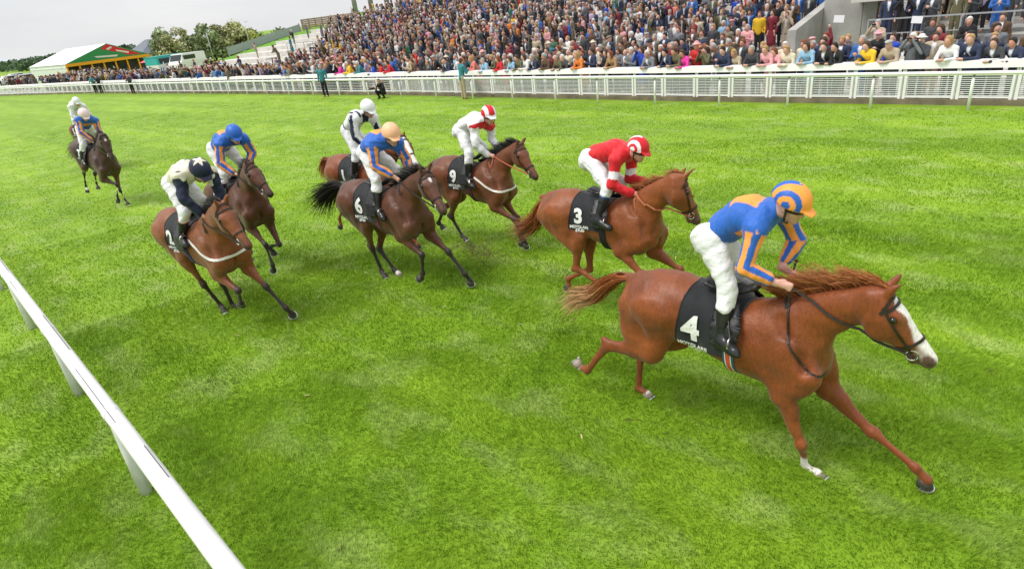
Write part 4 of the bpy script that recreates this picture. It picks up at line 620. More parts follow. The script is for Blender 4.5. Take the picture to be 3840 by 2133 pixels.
    n1, n2 = nx + 1, nphi + 1; top = S.reshape(-1, 3); bot = (S + D * .01).reshape(-1, 3); q = np.arange(n1 * n2).reshape(n1, n2); qa = np.stack([q[:-1, :-1], q[1:, :-1], q[1:, 1:], q[:-1, 1:]], -1).reshape(-1, 4); F = [tuple(x) for x in qa] + [tuple(x[::-1] + n1 * n2) for x in qa]
    edge = list(q[0, :]) + list(q[1:, -1]) + list(q[-1, -2::-1]) + list(q[-2:0:-1, 0])
    for i in range(len(edge)): a, b = edge[i], edge[(i + 1) % len(edge)]; F.append((b, a, a + n1 * n2, b + n1 * n2))
    cloth = mesh_obj('saddle_cloth', np.concatenate([top, bot]), F, BLACKCL, body)
    for s in (-1, 1):
        def decal(nm, txt, size, cx, cz, bold):
            TV, TF = text_mesh(txt, size, bold); P = np.stack([cx + s * -1 * TV[:, 0] + sk * .0, np.full(len(TV), .8 * s), cz + TV[:, 1]], 1); Qd = f.hit(P, A3(0, -s, 0), .79, .026); mesh_obj(nm, Qd, [t[::(1 if s < 0 else 1)] for t in TF], WHITEP, cloth, smooth=False)
        nx_, nz_ = st.get('num', (-.235, .095)); decal('number', st['no'], st.get('nsz', .25), nx_, nz_, .012); decal('lettering', 'MOYGLARE', .052, nx_ + .01, nz_ - st.get('nsz', .25) * .5 - .006, .002); decal('lettering', 'STUD', .048, nx_ + .015, nz_ - st.get('nsz', .25) * .5 - .052, .002)
    # girth
    gx = st.get('girth', .10); an = np.linspace(-2.9, 2.9, 40) + math.pi; pts = [A3(gx, 0, -.03)] * 40; od = [A3(0, math.sin(a), math.cos(a)) for a in an]; keep = [i for i in range(40) if abs((an[i]) - math.pi) < 1.75]
    od = [od[i] for i in keep]; gcol = st.get('girth_col'); Q = f.hit(np.array([A3(gx, 0, -.03)] * len(od)) + np.array(od) * .6, -np.array(od), .6, .006); V, F = band(Q, od, .085, .008)
    g = mesh_obj('girth', V, F, mat('girth_' + key, gcol or (.015, .016, .02), .7, bump=.2, bscale=100), body, smooth=False)
    if st.get('girth_stripe'):
        V, F = band(Q + np.array(od) * .009, od, .03, .003); mesh_obj('stripe', V, F, mat('girth_stripe', (.72, .10, .05), .7), g, smooth=False); 
        for o_ in (-.022, .022): V, F = band(Q + np.array(od) * .009 + A3(o_, 0, 0), od, .008, .003); mesh_obj('stripe', V, F, WHITEP, g, smooth=False)
    # saddle: seat, flaps
    sf = Field((-.30, -.36, .0), (.36, .36, .60), .016); sx = st.get('saddle', .02)
    sf.loft([(sx - .20, 0, .40), (sx - .08, 0, .365), (sx + .08, 0, .37), (sx + .18, 0, .43)], [.03, .025, .025, .03], [.12, .10, .085, .06], k=.02)
    for s in (-1, 1): sf.loft([(sx + .02, .16 * s, .31), (sx + .05, .275 * s, .16), (sx + .05, .315 * s, .0)], [.10, .13, .11], [.016, .016, .014], k=.02, up=(1, 0, 0), cap=.8)
    V, F = sf.mesh(); saddle = mesh_obj('saddle', V, F, mat('saddle_leather', (.02, .02, .022), .38, var=.3, vscale=20, bump=.3, bscale=30), body)
    jk = JK[key]
    for q, s in (('R', -1), ('L', 1)):
        an_, to_ = A3(*jk['an' + q]), A3(*jk['to' + q]); ball = an_ + (to_ - an_) * .62; fd = unit(to_ - an_); mb = MB(); c = ball + A3(0, 0, -.035); P = [c + A3(0, .05 * math.sin(a), .055 - .055 * math.cos(a)) + A3(0, 0, .0) for a in np.linspace(0, 2 * math.pi, 14)]
        mb.tube(P, .007, 6); o = mb.build('stirrup', STEEL, saddle, True); mb = MB(); mb.bar(c + A3(0, 0, .11), A3(sx + .06, .24 * s, .24), .024, .006, (1, 0, 0)); mb.build('stirrup_leather', LEATHER, saddle)
    # bridle
    HL = LEATHER; br = empty('bridle'); br.parent = body
    def ring(nm, d, dep, wd, a0, a1, w_, slope=0., m=HL, n=22, par=br):
        A_ = np.linspace(a0, a1, n); od_ = [unit(hz * math.cos(a) + hy * math.sin(a)) for a in A_]; ps = [hp(d + slope * (1 - math.cos(a)), dep, 0) for a in A_]; Q_ = f.hit(np.array(ps) + np.array(od_) * .22, -np.array(od_), .3, .004); V, F = band(Q_, od_, w_, .005); return mesh_obj(nm, V, F, m, par, smooth=False)
    ring('browband', .105, .10, .1, -1.5, 1.5, .02); ring('headpiece', .035, .09, .1, -1.9, 1.9, .02, .05); ring('noseband', .40, .08, .1, -3.14, 3.14, .02)
    for s in (-1, 1):
        A_ = [hp(.07, .09, .2 * s), hp(.25, .10, .2 * s), hp(.455, .112, .2 * s)]; Q_ = f.hit(np.array([A_[0] + (A_[1] - A_[0]) * t for t in np.linspace(0, 1, 8)] + [A_[1] + (A_[2] - A_[1]) * t for t in np.linspace(.1, 1, 8)]), -hy * s, .25, .004); V, F = band(Q_, [hy * s] * len(Q_), .016, .005); mesh_obj('cheek_strap', V, F, HL, br, smooth=False)
        bc = hp(.47, .115, .0); bq = f.hit(np.array([bc + hy * s * .2]), -hy * s, .25, .008)[0]; mb = MB(); mb.tube([bq + hx * .036 * math.cos(a) + hz * .036 * math.sin(a) for a in np.linspace(0, 2 * math.pi, 16)], .0055, 6); mb.build('bit_ring', STEEL, br, True)
        # rein from bit to hand, hanging clear of the neck
        ha = A3(*jk['ha' + ('R' if s < 0 else 'L')]); mb_ = (bq + ha) / 2 + A3(0, .03 * s, -.03); ts = np.linspace(0, 1, 16)[:, None]; P = (1 - ts) ** 2 * bq + 2 * ts * (1 - ts) * mb_ + ts ** 2 * ha
        for i in range(len(P)):
            v = f.sample(P[i]); g_ = unit(f.grad(P[i])); P[i] = P[i] + g_ * max(0, .012 - v) if v < .012 else P[i]
        V, F = band(P, [A3(0, s, .3)] * len(P), .02, .005); mesh_obj('rein', V, F, mat('rein_' + key, st.get('rein', (.03, .02, .016)), .6), br, smooth=False)
    ha1, ha2 = A3(*jk['haR']), A3(*jk['haL']); ts = np.linspace(0, 1, 14)[:, None]; lp = (ha1 + ha2) / 2 + A3(.06, -.10, -.42); P = (1 - ts) ** 2 * ha1 + 2 * ts * (1 - ts) * lp + ts ** 2 * ha2
    for i in range(1, 13):
        v = f.sample(P[i]); P[i] = P[i] + unit(f.grad(P[i])) * max(0, .015 - v) if v < .015 else P[i]
    V, F = band(P, [A3(.3, -1, .3)] * len(P), .018, .005); mesh_obj('rein_loop', V, F, mat('rein_' + key, st.get('rein', (.03, .02, .016))), br, smooth=False)
    if st.get('breastplate'):
        c = WEB; pts = [A3(.22, -.30, .12), A3(.45, -.26, .0), A3(.62, -.2, -.08), A3(.76, 0, -.10), A3(.62, .2, -.08), A3(.45, .26, .0), A3(.22, .30, .12)]; strip('breastplate', f, pts, [A3(0, -1, .1), A3(.1, -1, 0), A3(.6, -.8, 0), A3(1, 0, 0), A3(.6, .8, 0), A3(.1, 1, 0), A3(0, 1, .1)], .032, .008, c, body, 40)
    elif st.get('neckstrap'):
        pts = [A3(.46, -.05, .40), A3(.52, -.2, .15), A3(.64, -.18, -.05), A3(.74, 0, -.16)]; strip('neck_strap', f, pts, [A3(0, -.3, 1), A3(0, -1, .1), A3(.5, -1, 0), A3(1, 0, 0)], .016, .006, HL, body, 26)
    return body, f, J
# ------------------------------------------------------------------ jockeys
BLUE = (.022, .12, .50); ORANGE = (.90, .33, .055); NAVY = (.010, .016, .045); WHT = (.78, .78, .80); RED = (.62, .012, .022); CREAM = (.72, .68, .55)
SKIN = mat('skin', attr='col', rough=.5, spec=.35, sss=.05, bump=.1, bscale=60)
SILK = mat('racing_silk', attr='col', rough=.55, spec=.3, bump=.95, bscale=12, sheen=.15, stretch=(1, 1, .55))
BREE = mat('white_breeches', (.78, .78, .81), .6, spec=.3, bump=.9, bscale=14, var=.05, stretch=(.6, 1, 1.2))
BOOT = mat('boot_leather', attr='col', rough=.3, spec=.5, bump=.5, bscale=16)
HELM = mat('cap_silk', attr='col', rough=.45, spec=.35, bump=.15, bscale=30)
DARK = mat('goggle_lens', (.012, .013, .016), .12, spec=.6)
def build_jockey(key, st, vox, label, J=None, h=None, fingers=True):
    h = h or H[key]; J = {n: A3(*p) for n, p in (J or JK[key]).items()}; s_ = 1.0
    P = np.array(list(J.values())); lo, hi = P.min(0) - .2, P.max(0) + .24; b = Field(lo, hi, vox)
    hd, nk, pv = J['hd'], J['nk'], J['pv']; fdir = unit(A3(*st.get('face', (.93, -.05, -.36)))); ydir = unit(np.cross(A3(0, 0, 1), fdir)); udir = np.cross(fdir, ydir); ydir0 = ydir
    hq = lambda a, y, z: hd + fdir * a + ydir * y + udir * z
    spine = unit(nk - pv); bk = unit(A3(0, 0, 1) - spine[2] * spine); lerp = lambda A, B, t: A + (B - A) * t
    def torso(f, g):
        f.loft([pv - spine * .02, lerp(pv, nk, .35) + bk * .035, lerp(pv, nk, .72) + bk * .045, lerp(pv, nk, .94) + bk * .01], [.095, .095, .11, .07], [.135, .135, .165, .12], k=.03, up=bk, grow=g)
        for q in 'RL': f.loft([lerp(J['sh' + q], nk, .6), J['sh' + q]], [.07, .058], k=.05, grow=g)
    def arm(f, q, g, w0=1.):
        sh, el, wr = J['sh' + q], J['el' + q], J['wr' + q]; f.loft([sh, lerp(sh, el, .4), el], [.056, .050, .041], k=.035, grow=g); f.loft([el, lerp(el, wr, .3), lerp(el, wr, w0)], [.041, .042, .027 if w0 == 1 else .032], k=.02, grow=g)
    def leg(f, q, g, t1=1.):
        hi_, kn, an = J['hi' + q], J['kn' + q], J['an' + q]; f.loft([hi_ , lerp(hi_, kn, .3), kn], [.095, .085, .056], k=.05, grow=g)
        if t1 > 0: f.loft([kn, lerp(kn, an, .3 * t1), lerp(kn, an, t1)], [.054, .054, .054 + (.034 - .054) * max(0, (t1 - .3) / .7)], k=.02, grow=g)
    # body: one continuous skin
    torso(b, -.01)
    for q in 'RL':
        s = -1 if q == 'R' else 1; arm(b, q, 0 if fingers else -.002); leg(b, q, -.010, 1.); an, to = J['an' + q], J['to' + q]; b.loft([an, lerp(an, to, .7)], [.03, .022], k=.02, grow=-.006)
        wr, ha, el = J['wr' + q], J['ha' + q], J['el' + q]; d = unit(unit(ha - wr) + A3(.25, 0, -.15)); sd = unit(A3(0, -s, 0) - d * (-s * d[1])); nrm = np.cross(sd, d); nrm = nrm if nrm[2] > 0 else -nrm
        pc = wr + d * .066; b.loft([wr, pc - d * .01, pc + d * .025], [.024, .030, .028], [.020, .018, .016], k=.02, up=nrm)
        if fingers:
            for i in range(4):
                l = (.030, .034, .032, .026)[i]; k0 = pc + d * .026 + nrm * (.028 - .0185 * i); out = sd * -1
                k1 = k0 + d * l * .8 + out * .012; k2 = k1 + d * .002 + sd * .026; k3 = k2 - d * .022 + sd * .008; b.loft([k0, k1, k2, k3], [.0105, .010, .0092, .008], k=.006)
            t0 = wr + d * .022 + nrm * .026; b.loft([t0, t0 + d * .032 + nrm * .014 + sd * .012, t0 + d * .056 + nrm * .008 + sd * .018], [.012, .0105, .008], k=.01)
    b.loft([nk - spine * .03, nk + (hd - nk) * .3, lerp(nk, hd, .75) - udir * .03], [.062, .056, .052], k=.04)
    b.blob(hq(-.005, 0, .02), (.095, .074, .105), .02, (fdir, ydir, udir)); b.blob(hq(.045, 0, -.065), (.050, .046, .050), .04, (fdir, ydir, udir)); b.blob(hq(.072, 0, -.098), (.022, .022, .018), .03, (fdir, ydir, udir))
    b.loft([hq(.086, 0, .0), hq(.110, 0, -.036)], [.010, .015], k=.014); 
    for s in (-1, 1):
        b.blob(hq(.072, .032 * s, -.002), (.016, .020, .012), .012, (fdir, ydir, udir), 'cut'); b.blob(hq(.0, .076 * s, -.015), (.018, .010, .030), .01, (fdir, ydir, udir)); b.blob(hq(.060, .044 * s, -.03), (.022, .018, .018), .02, (fdir, ydir, udir))
    b.loft([hq(.092, -.018, -.070), hq(.098, 0, -.069), hq(.092, .018, -.070)], .0045, k=.006, mode='cut')
    b.blur(1); V, F = b.mesh(); n = vnoise(V, 20, 4); C = np.tile(np.array(st.get('skin', (.66, .36, .29))), (len(V), 1)) * (1 + .06 * n)[:, None]
    dm = np.linalg.norm((V - hq(.095, 0, -.07)) * 1.0, axis=1); C = mixc(C, (.40, .13, .11), np.exp(-(dm / .02) ** 2) * .7)
    fz = (V - hd) @ udir; fx = (V - hd) @ fdir
    if st.get('stubble', True): C = mixc(C, (.30, .15, .11), smooth_step(-.05, -.09, fz) * (fx > .0) * .25 * (np.linalg.norm(V - hd, axis=1) < .16))
    body = mesh_obj('person', V, F, SKIN, None, attrs={'col': C}); eul(body, h); tag(body, label, 'person', 'jockeys riding the racehorses')
    for s in (-1, 1):
        mb = MB(); mb.sphere(hq(.070, .031 * s, -.003), .0115, 8, 6); mb.build('eye', mat('human_eye', (.03, .022, .018), .15), body, True)
    # silks
    f = Field(lo, hi, max(vox * .9, .009)); torso(f, .024); f.loft([lerp(pv, nk, .22) + bk * .055, lerp(pv, nk, .62) + bk * .07], [.085, .10], [.14, .16], k=.05, up=bk)
    for q in 'RL': arm(f, q, .021, st.get('sleeve', .93))
    wa = lerp(pv, nk, .10); f.plane(wa, -spine); f.wobble(.0085, 19, ord(key[1])); f.blur(1); f.loft([nk - spine * .01, nk + (hd - nk) * .38], [.066, .062], k=.02, grow=.006)
    V, F = f.mesh(); pc = st['silk']; info = []
    dt, tt = segdist(V, pv, nk); arms = {}
    for q in 'RL':
        sh, el, wr = J['sh' + q], J['el' + q], J['wr' + q]; d1, t1 = segdist(V, sh, el); d2, t2 = segdist(V, el, wr); d = np.minimum(d1, d2); t = np.where(d1 < d2, t1, 1 + t2); ax = np.where((d1 < d2)[:, None], unit(el - sh), unit(wr - el)); rf = np.where((d1 < d2)[:, None], sh, el); e1 = np.cross(ax, A3(.6, .3, .75)); e1 /= np.linalg.norm(e1, axis=1)[:, None]; e2 = np.cross(ax, e1); rel = V - rf; phi = np.arctan2((rel * e2).sum(1), (rel * e1).sum(1)); arms[q] = (d, t, phi)
    inarm = np.zeros(len(V), bool); T = np.zeros(len(V)); PH = np.zeros(len(V))
    for q in 'RL':
        d, t, phi = arms[q]; sy = -1 if q == 'R' else 1; m = (d < .085) & (((V - lerp(pv, nk, .8)) @ Yx) * sy > .125) | (t > .55) & (d < .085); inarm |= m; T = np.where(m, t, T); PH = np.where(m, phi, PH)
    C = pc(V, dict(arm=inarm, t=T, phi=PH, tt=tt, spine=spine, bk=bk, pv=pv, nk=nk, J=J, back=(V - lerp(pv, nk, .5)) @ bk, lat=V[:, 1], along=(V - pv) @ spine / np.linalg.norm(nk - pv))) * (1 + .04 * vnoise(V, 12, 6))[:, None]
    silk = mesh_obj('silks', V, F, SILK, body, attrs={'col': np.clip(C, 0, 1)})
    # breeches
    f = Field(lo, hi, max(vox * .9, .010)); f.loft([pv - spine * .05 - bk * .02, lerp(pv, nk, .12)], [.115, .10], [.145, .135], k=.04, up=bk)
    for q in 'RL': leg(f, q, .016, st.get('breech', .30)); f.blob(J['hi' + q] - spine * .05 + bk * .03, (.10, .085, .10), .05)
    f.wobble(.0072, 19, 3 + ord(key[1])); f.blur(1); V, F = f.mesh(); mesh_obj('breeches', V, F, st.get('breeches', BREE), body)
    # boots
    for q in 'RL':
        kn, an, to = J['kn' + q], J['an' + q], J['to' + q]; g = Field(np.minimum(np.minimum(kn, an), to) - .14, np.maximum(np.maximum(kn, an), to) + .14, .011); t0 = st.get('boot_top', .18); sd = unit(an - kn); fd = unit(to - an)
        g.loft([lerp(kn, an, t0), lerp(kn, an, .45), lerp(kn, an, .85), an], [.062, .063, .046, .043], k=.01); hl = an - fd * .035 + sd * .045; g.loft([hl, lerp(hl, to + sd * .02, .5), to + sd * .018, to + fd * .035 + sd * .02], [.038, .036, .034, .02], [.034, .036, .042, .026], k=.04, up=sd); g.loft([an, hl], [.04, .038], k=.03); g.loft([an, to], [.040, .036], k=.03); g.wobble(.0025, 28, 5); g.blur(1); V, F = g.mesh(); _, tb = segdist(V, kn, an); C = np.tile(np.array(st.get('boot', (.014, .014, .016))), (len(V), 1)); bt = st.get('boot_band')
        if bt: C = mixc(C, bt, smooth_step(t0 + .21, t0 + .19, tb))
        C = mixc(C, (.006, .006, .006), smooth_step(.03, .045, (V - hl) @ sd) * .5); mesh_obj('boot', V, F, BOOT, body, attrs={'col': C})
    # helmet with peak
    f = Field(hd - .22, hd + .22, .0085); f.blob(hq(-.012, 0, .035), (.142, .117, .132), .01, (fdir, ydir, udir)); f.plane(hq(0, 0, .012), -unit(udir + fdir * .12)); f.plane(hq(0, 0, .012), -unit(udir - fdir * .0)) ; cut = f.D.copy()
    f.loft([hq(.105, 0, .028), hq(.170, 0, .010)], [.080, .052], [.010, .007], k=.012, up=ydir, cap=1.); V, F = f.mesh(); x, y, z = (V - hd) @ fdir, (V - hd) @ ydir, (V - hd) @ udir; C = st['cap'](x, y, z - .035) * (1 + .03 * vnoise(V, 20, 8))[:, None]; hel = mesh_obj('helmet', V, F, HELM, body, attrs={'col': np.clip(C, 0, 1)})
    mb = MB(); mb.sphere(hq(-.005, 0, .165), (.008, .008, .005), 8, 5); mb.build('cap_button', HELM if False else mat('cap_button', (.5, .5, .5), .5), hel, True)
    an = np.linspace(-1.5, 1.5, 20); Q = [hq(-.004 + .098 * math.cos(a), .079 * math.sin(a), .005) for a in an]; V, F = band(Q, [fdir * math.cos(a) + ydir * math.sin(a) for a in an], st.get('gog_h', .036), .014); mesh_obj('goggles', V, F, DARK, body)
    an = np.linspace(-2.05, 2.05, 24); Q = [hq(.022 + .012 * math.cos(a), .082 * math.sin(a) if abs(a) < 1.57 else .082 * np.sign(a), -.045 - .080 * math.cos(a) * (1 if math.cos(a) > 0 else .7)) for a in an]; V, F = band(Q, [-udir * math.cos(a) + ydir * math.sin(a) for a in an], .016, .006); mesh_obj('chin_strap', V, F, LEATHER, body, smooth=False)
    return body
def C_(n, c): return np.tile(np.array(c, float), (n, 1))
def stripes_silk(V, q):
    C = C_(len(V), BLUE); a = q['arm']; sm = smooth_step; C = mixc(C, ORANGE, a * sm(-.10, .10, np.sin(q['phi'] * 4.0 + .9)) * sm(.06, .12, q['t']))
    C = mixc(C, ORANGE, (~a) * sm(.58, .62, q['along']) * sm(.045, .06, q['back']) * sm(.105, .085, np.abs(q['lat'])) * sm(1.0, .96, q['along']))
    C = mixc(C, ORANGE, (~a) * sm(-.01, -.03, q['back']) * sm(.5, .54, q['along']) * sm(.95, .91, q['along'])); return C
def red_silk(V, q):
    C = C_(len(V), RED); m = q['arm'] & (q['t'] > .48) & (q['t'] < .78); C[m] = WHT; return C
def white_silk(V, q):
    C = C_(len(V), WHT); m = (~q['arm']) & (q['back'] < -.02) & (q['along'] > .93); C[m] = RED; return C
def navywhite_silk(V, q):
    C = C_(len(V), WHT); a = q['arm']; C[a & (np.sin(q['phi'] * 2 + 1.2) > .15)] = NAVY; l = np.abs(q['lat']); C[(~a) & (l > .06) & (l < .105) & (q['back'] > -.05)] = NAVY; C[(~a) & (l < .05) & (q['back'] < -.02) & (q['along'] > .8)] = NAVY; C[(~a) & (q['along'] < .3) & (q['back'] > 0) & (l > .03)] = NAVY; return C
def star5(x, y, r):
    an = np.arctan2(y, x); rr = np.hypot(x, y); k = np.abs(((an / (2 * math.pi) * 5) % 1) - .5) * 2; return rr < r * (.42 + .58 * k ** 1.5)
def star_silk(V, q):
    C = C_(len(V), CREAM); C[q['arm']] = NAVY; al = (q['along'] - .60) * .5
    for cx, cy, r in ((.0, -.05, .085), (-.13, .075, .07), (.12, .09, .06)): C[(~q['arm']) & (q['back'] > .03) & star5(al - cx, q['lat'] - cy, r)] = NAVY
    return C
def all_white(V, q): return C_(len(V), WHT)
def cap_plain(c, peak=None): return lambda x, y, z: C_(len(x), c)
def cap_hoops(c1, c2, axis=1, k=38., ph=0.):
    def fn(x, y, z):
        C = C_(len(x), c1); C[np.sin(np.abs(y) * k * 1.75 + ph) > 0] = c2; C[(x > .115) & (z < .02)] = c1; return C
    return fn
def cap_rings(c1, c2, r0=.055):
    """hoops round each side of the cap, as on silk caps"""
    def fn(x, y, z):
        d = np.hypot(x + .0, z - .00); C = C_(len(x), c1); k = np.floor(d / .033 + .05).astype(int) % 2; C[k == 1] = c1; C[k == 0] = c2; C[(z < -.018)] = c1; C[(x > .125)] = c1; return C
    return fn
def cap_star(x, y, z):
    C = C_(len(x), NAVY); C[star5(x + .02, y, .085) & (z > .03)] = CREAM; return C
CHEST = dict(coat=(.205, .049, .0095), belly=(.24, .062, .013), muzzle=(.075, .05, .045), mane=(.27, .075, .018), mane_tip=(.36, .13, .035))
BAY = dict(coat=(.135, .037, .011), belly=(.16, .048, .015), muzzle=(.022, .016, .014), mane=(.012, .010, .009), points=(.016, .012, .011), mane_tip=(.02, .016, .014))
def S(base, **k): d = dict(base); d.update(k); return d
HS = dict(
 h4=S(CHEST, no='4', blaze=[(.06, .03), (.12, .062), (.2, .05), (.35, .05), (.5, .046), (.57, .036), (.61, .015)], socks={'knR': 1.52, 'hoL': 2.6, 'hoR': 2.35}, hoof={'toR': 'pale', 'thL': 'pale', 'thR': 'pale'}, cloth=(-.29, .17, 0), skew=-.09, num=(-.22, .05), nsz=.30, phi=2.08, girth=.10, girth_col=(.05, .12, .19), girth_stripe=True, mane_n=900, mane_len=.24, tail_n=700, tail=[(-.90, 0, .25), (-1.06, 0, .22), (-1.22, .02, .10), (-1.38, .03, -.06), (-1.56, .04, -.12), (-1.70, .04, -.26)], tail_tip=(.50, .31, .15), tail_spread=.042, neckstrap=True),
 h3=S(CHEST, coat=(.225, .058, .011), no='3', blaze=[(.10, .018), (.17, .018)], socks={'hoR': 1.9}, girth=.10, rein=(.42, .13, .06), mane_len=.17, mane_n=700, tail=[(-.90, 0, .24), (-1.02, 0, .10), (-1.12, .02, -.10), (-1.28, .02, -.22), (-1.5, .03, -.26)], tail_spread=.07, tail_n=600, tail_tip=(.2, .07, .025)),
 h9=S(BAY, coat=(.145, .041, .012), no='9', phi=1.95, nsz=.27, girth=.10, rein=(.40, .10, .05), socks={'knR': 2.6}, breastplate=True, tail=[(-.90, 0, .24), (-1.05, 0, .12), (-1.2, .0, -.05), (-1.35, 0, -.25)], mane_n=600, mane_len=.2, girth_col=(.10, .03, .04)),
 h6=S(BAY, coat=(.095, .028, .010), no='6', phi=2.0, nsz=.29, blaze=[(.10, .012), (.15, .016), (.19, .006)], socks={'hoL': 2.35}, hoof={'thL': 'pale'}, tail=[(-.90, 0, .26), (-1.1, .0, .24), (-1.3, .0, .16), (-1.5, .0, .05), (-1.68, .0, -.08)], tail_spread=.11, tail_n=800, mane_n=600, mane_len=.2, girth_col=(.16, .06, .07)),
 h1=S(CHEST, no='1', blaze=[(.05, .045), (.3, .04), (.62, .05)], tail=[(-.90, 0, .25), (-1.05, 0, .24), (-1.14, 0, .10), (-1.16, 0, -.12)], tail_tip=(.45, .2, .07), tail_spread=.06),
 hL=S(BAY, coat=(.205, .058, .014), belly=(.23, .07, .018), no='2', breastplate=True, tail=[(-.90, 0, .22), (-1.0, .05, .0), (-1.12, .1, -.2), (-1.25, .14, -.35)], girth_col=(.03, .05, .15), mane_n=400),
 hB=S(BAY, coat=(.095, .029, .011), no='8', tail=[(-.90, 0, .24), (-1.05, 0, .12), (-1.2, .0, -.05), (-1.35, 0, -.25)]),
 hF=S(BAY, coat=(.055, .020, .011), no='7', blaze=[(.08, .012), (.13, .02), (.18, .008)], socks={'hoR': 2.2}, tail=[(-.90, 0, .24), (-1.05, 0, .12), (-1.2, .0, -.05), (-1.35, 0, -.25)]),
)
HL_ = dict(h4='leading chestnut racehorse with a broad white blaze, wearing number 4', h3='chestnut racehorse wearing number 3, ridden by the jockey in red', h9='bay racehorse wearing number 9, ridden by the jockey in plain white', h6='dark bay racehorse wearing number 6 with a streaming black tail', h1='chestnut racehorse with a white face, half hidden behind the dark bay numbered 6', hL='bright bay racehorse with a white breastplate under the jockey in cream', hB='dark brown racehorse ridden by the jockey in a plain blue cap', hF='very dark racehorse trailing far behind the others under a pink-capped jockey', hG='brown racehorse with a white face, almost hidden behind the very dark trailing horse')
JS_ = dict(
 h4=dict(silk=stripes_silk, cap=cap_rings(ORANGE, BLUE), face=(.93, -.08, -.36), sleeve=.72, boot_top=.30, breech=.36),
 h3=dict(silk=red_silk, cap=cap_rings(RED, WHT), face=(.90, -.22, -.36), boot_band=(.02, .07, .2), boot_top=.12, breech=.2),
 h9=dict(silk=white_silk, cap=cap_hoops(WHT, RED), face=(.88, -.40, -.25)),
 h6=dict(silk=stripes_silk, cap=cap_plain((.86, .47, .27)), face=(.88, -.30, -.36), sleeve=.9),
 h1=dict(silk=navywhite_silk, cap=cap_plain(WHT), face=(.90, -.20, -.38)),
 hL=dict(silk=star_silk, cap=cap_star, face=(.80, -.10, -.58), sleeve=.95, boot_band=(.45, .02, .03)),
 hB=dict(silk=stripes_silk, cap=cap_plain(BLUE), face=(.88, -.10, -.46)),
 hF=dict(silk=stripes_silk, cap=cap_plain((.80, .62, .64)), face=(.90, -.05, -.42)),
 hG=dict(silk=all_white, cap=cap_plain(WHT), face=(.90, -.05, -.36)),
)
JL_ = dict(h4='person in blue and orange silks and a hooped cap riding the leading chestnut', h3='person in red silks with white armlets riding number 3', h9='person in white silks and a red and white striped cap riding number 9', h6='person in blue and orange silks and a peach cap riding number 6', h1='person in white and navy silks behind the rider in the peach cap', hL='person in a cream top with navy stars riding the bright bay horse', hB='person in blue and orange silks and a plain blue cap', hF='person in blue and orange silks and a pale pink cap riding far behind', hG='person in all white silks and white cap at the very back of the field')
VX = dict(h4=.0135, h3=.015, h9=.017, h6=.016, h1=.02, hL=.016, hB=.018, hF=.024)
# the ninth pair is nearly hidden: the dark horse's gallop, further back
H['hG'] = dict(H['hF']); H['hG'] = dict(o=[-26.3, 6.62, 1.25], e=[.0, .0, -.03], s=1.05, j=H['h9']['j']); JK['hG'] = JK['h9']
HS['hG'] = S(BAY, no='5', blaze=[(.05, .03), (.5, .03)], socks={'hoR': 2.0}, tail=HS['hF']['tail']); VX['hG'] = .026
for k in (ONLY if 'ONLY' in globals() else ['h4', 'h3', 'h9', 'h6', 'h1', 'hL', 'hB', 'hF', 'hG']):
    build_horse(k, HS[k], VX[k], HL_[k])
    build_jockey(k, JS_[k], {'h4': .009, 'h3': .011, 'h6': .011, 'hL': .011, 'h9': .011}.get(k, .014), JL_[k], fingers=k in ('h4', 'h3', 'h6', 'h9', 'hL'))

# whip in the leading jockey's far hand
h_ = H['h4']; M_ = Matrix.LocRotScale(Vector(h_['o']), Matrix.Rotation(h_['e'][2], 3, 'Z').to_quaternion(), Vector((h_['s'],) * 3)); a_ = A3(*JK['h4']['haL']); mb = MB(); mb.tube([a_ + A3(.02, 0, .10), a_ + A3(.0, .0, .0), a_ + A3(-.10, .05, -.28)], [.009, .008, .004], 8); mb.sphere(a_ + A3(.02, 0, .10), .014, 8, 6); wq = mb.build('riding_whip', LEATHER, None, True); wq.matrix_world = M_; tag(wq, 'short black riding whip in the far hand of the leading jockey', 'whip')
# ------------------------------------------------------------------ spectators
PC = dict(navy=(.022, .032, .075), black=(.012, .012, .014), charcoal=(.045, .048, .055), grey=(.17, .18, .20), blue=(.03, .12, .40), royal=(.015, .06, .42), sky=(.26, .45, .62), white=(.72, .72, .72), cream=(.62, .55, .42), beige=(.42, .34, .24), tan=(.32, .19, .09), brown=(.10, .055, .03), olive=(.12, .11, .055), green=(.03, .13, .07), red=(.55, .02, .025), burgundy=(.19, .015, .03), pink=(.70, .34, .36), magenta=(.70, .04, .33), coral=(.68, .20, .15), yellow=(.78, .48, .02), orange=(.68, .20, .03), purple=(.16, .05, .22), teal=(.03, .20, .24), tweed=(.20, .17, .12), lilac=(.48, .38, .55))
HC = dict(grey=(.38, .37, .36), white=(.62, .61, .58), dark=(.018, .013, .011), brown=(.07, .038, .02), blonde=(.40, .25, .10), auburn=(.20, .055, .02))
SK_ = [(.55, .29, .21), (.60, .34, .26), (.50, .24, .17), (.62, .37, .30)]
PBODY = mat('spectator_skin', objcol=True, rough=.55); PTOP = bpy.data.materials.new('spectator_top'); PTOP.use_nodes = True
_t = PTOP.node_tree; _b = _t.nodes['Principled BSDF']; _b.inputs['Roughness'].default_value = .8; _o = N(_t, 'ShaderNodeObjectInfo'); _a = N(_t, 'ShaderNodeAttribute'); _a.attribute_name = 'shirt'; _m = N(_t, 'ShaderNodeMix', data_type='RGBA'); _m.inputs[7].default_value = (.66, .68, .72, 1); _n = N(_t, 'ShaderNodeTexNoise'); _n.inputs['Scale'].default_value = 9; _r = N(_t, 'ShaderNodeMapRange'); _r.inputs[3].default_value = .7; _r.inputs[4].default_value = 1.3; _s = N(_t, 'ShaderNodeVectorMath', operation='SCALE'); _c = N(_t, 'ShaderNodeTexCoord')
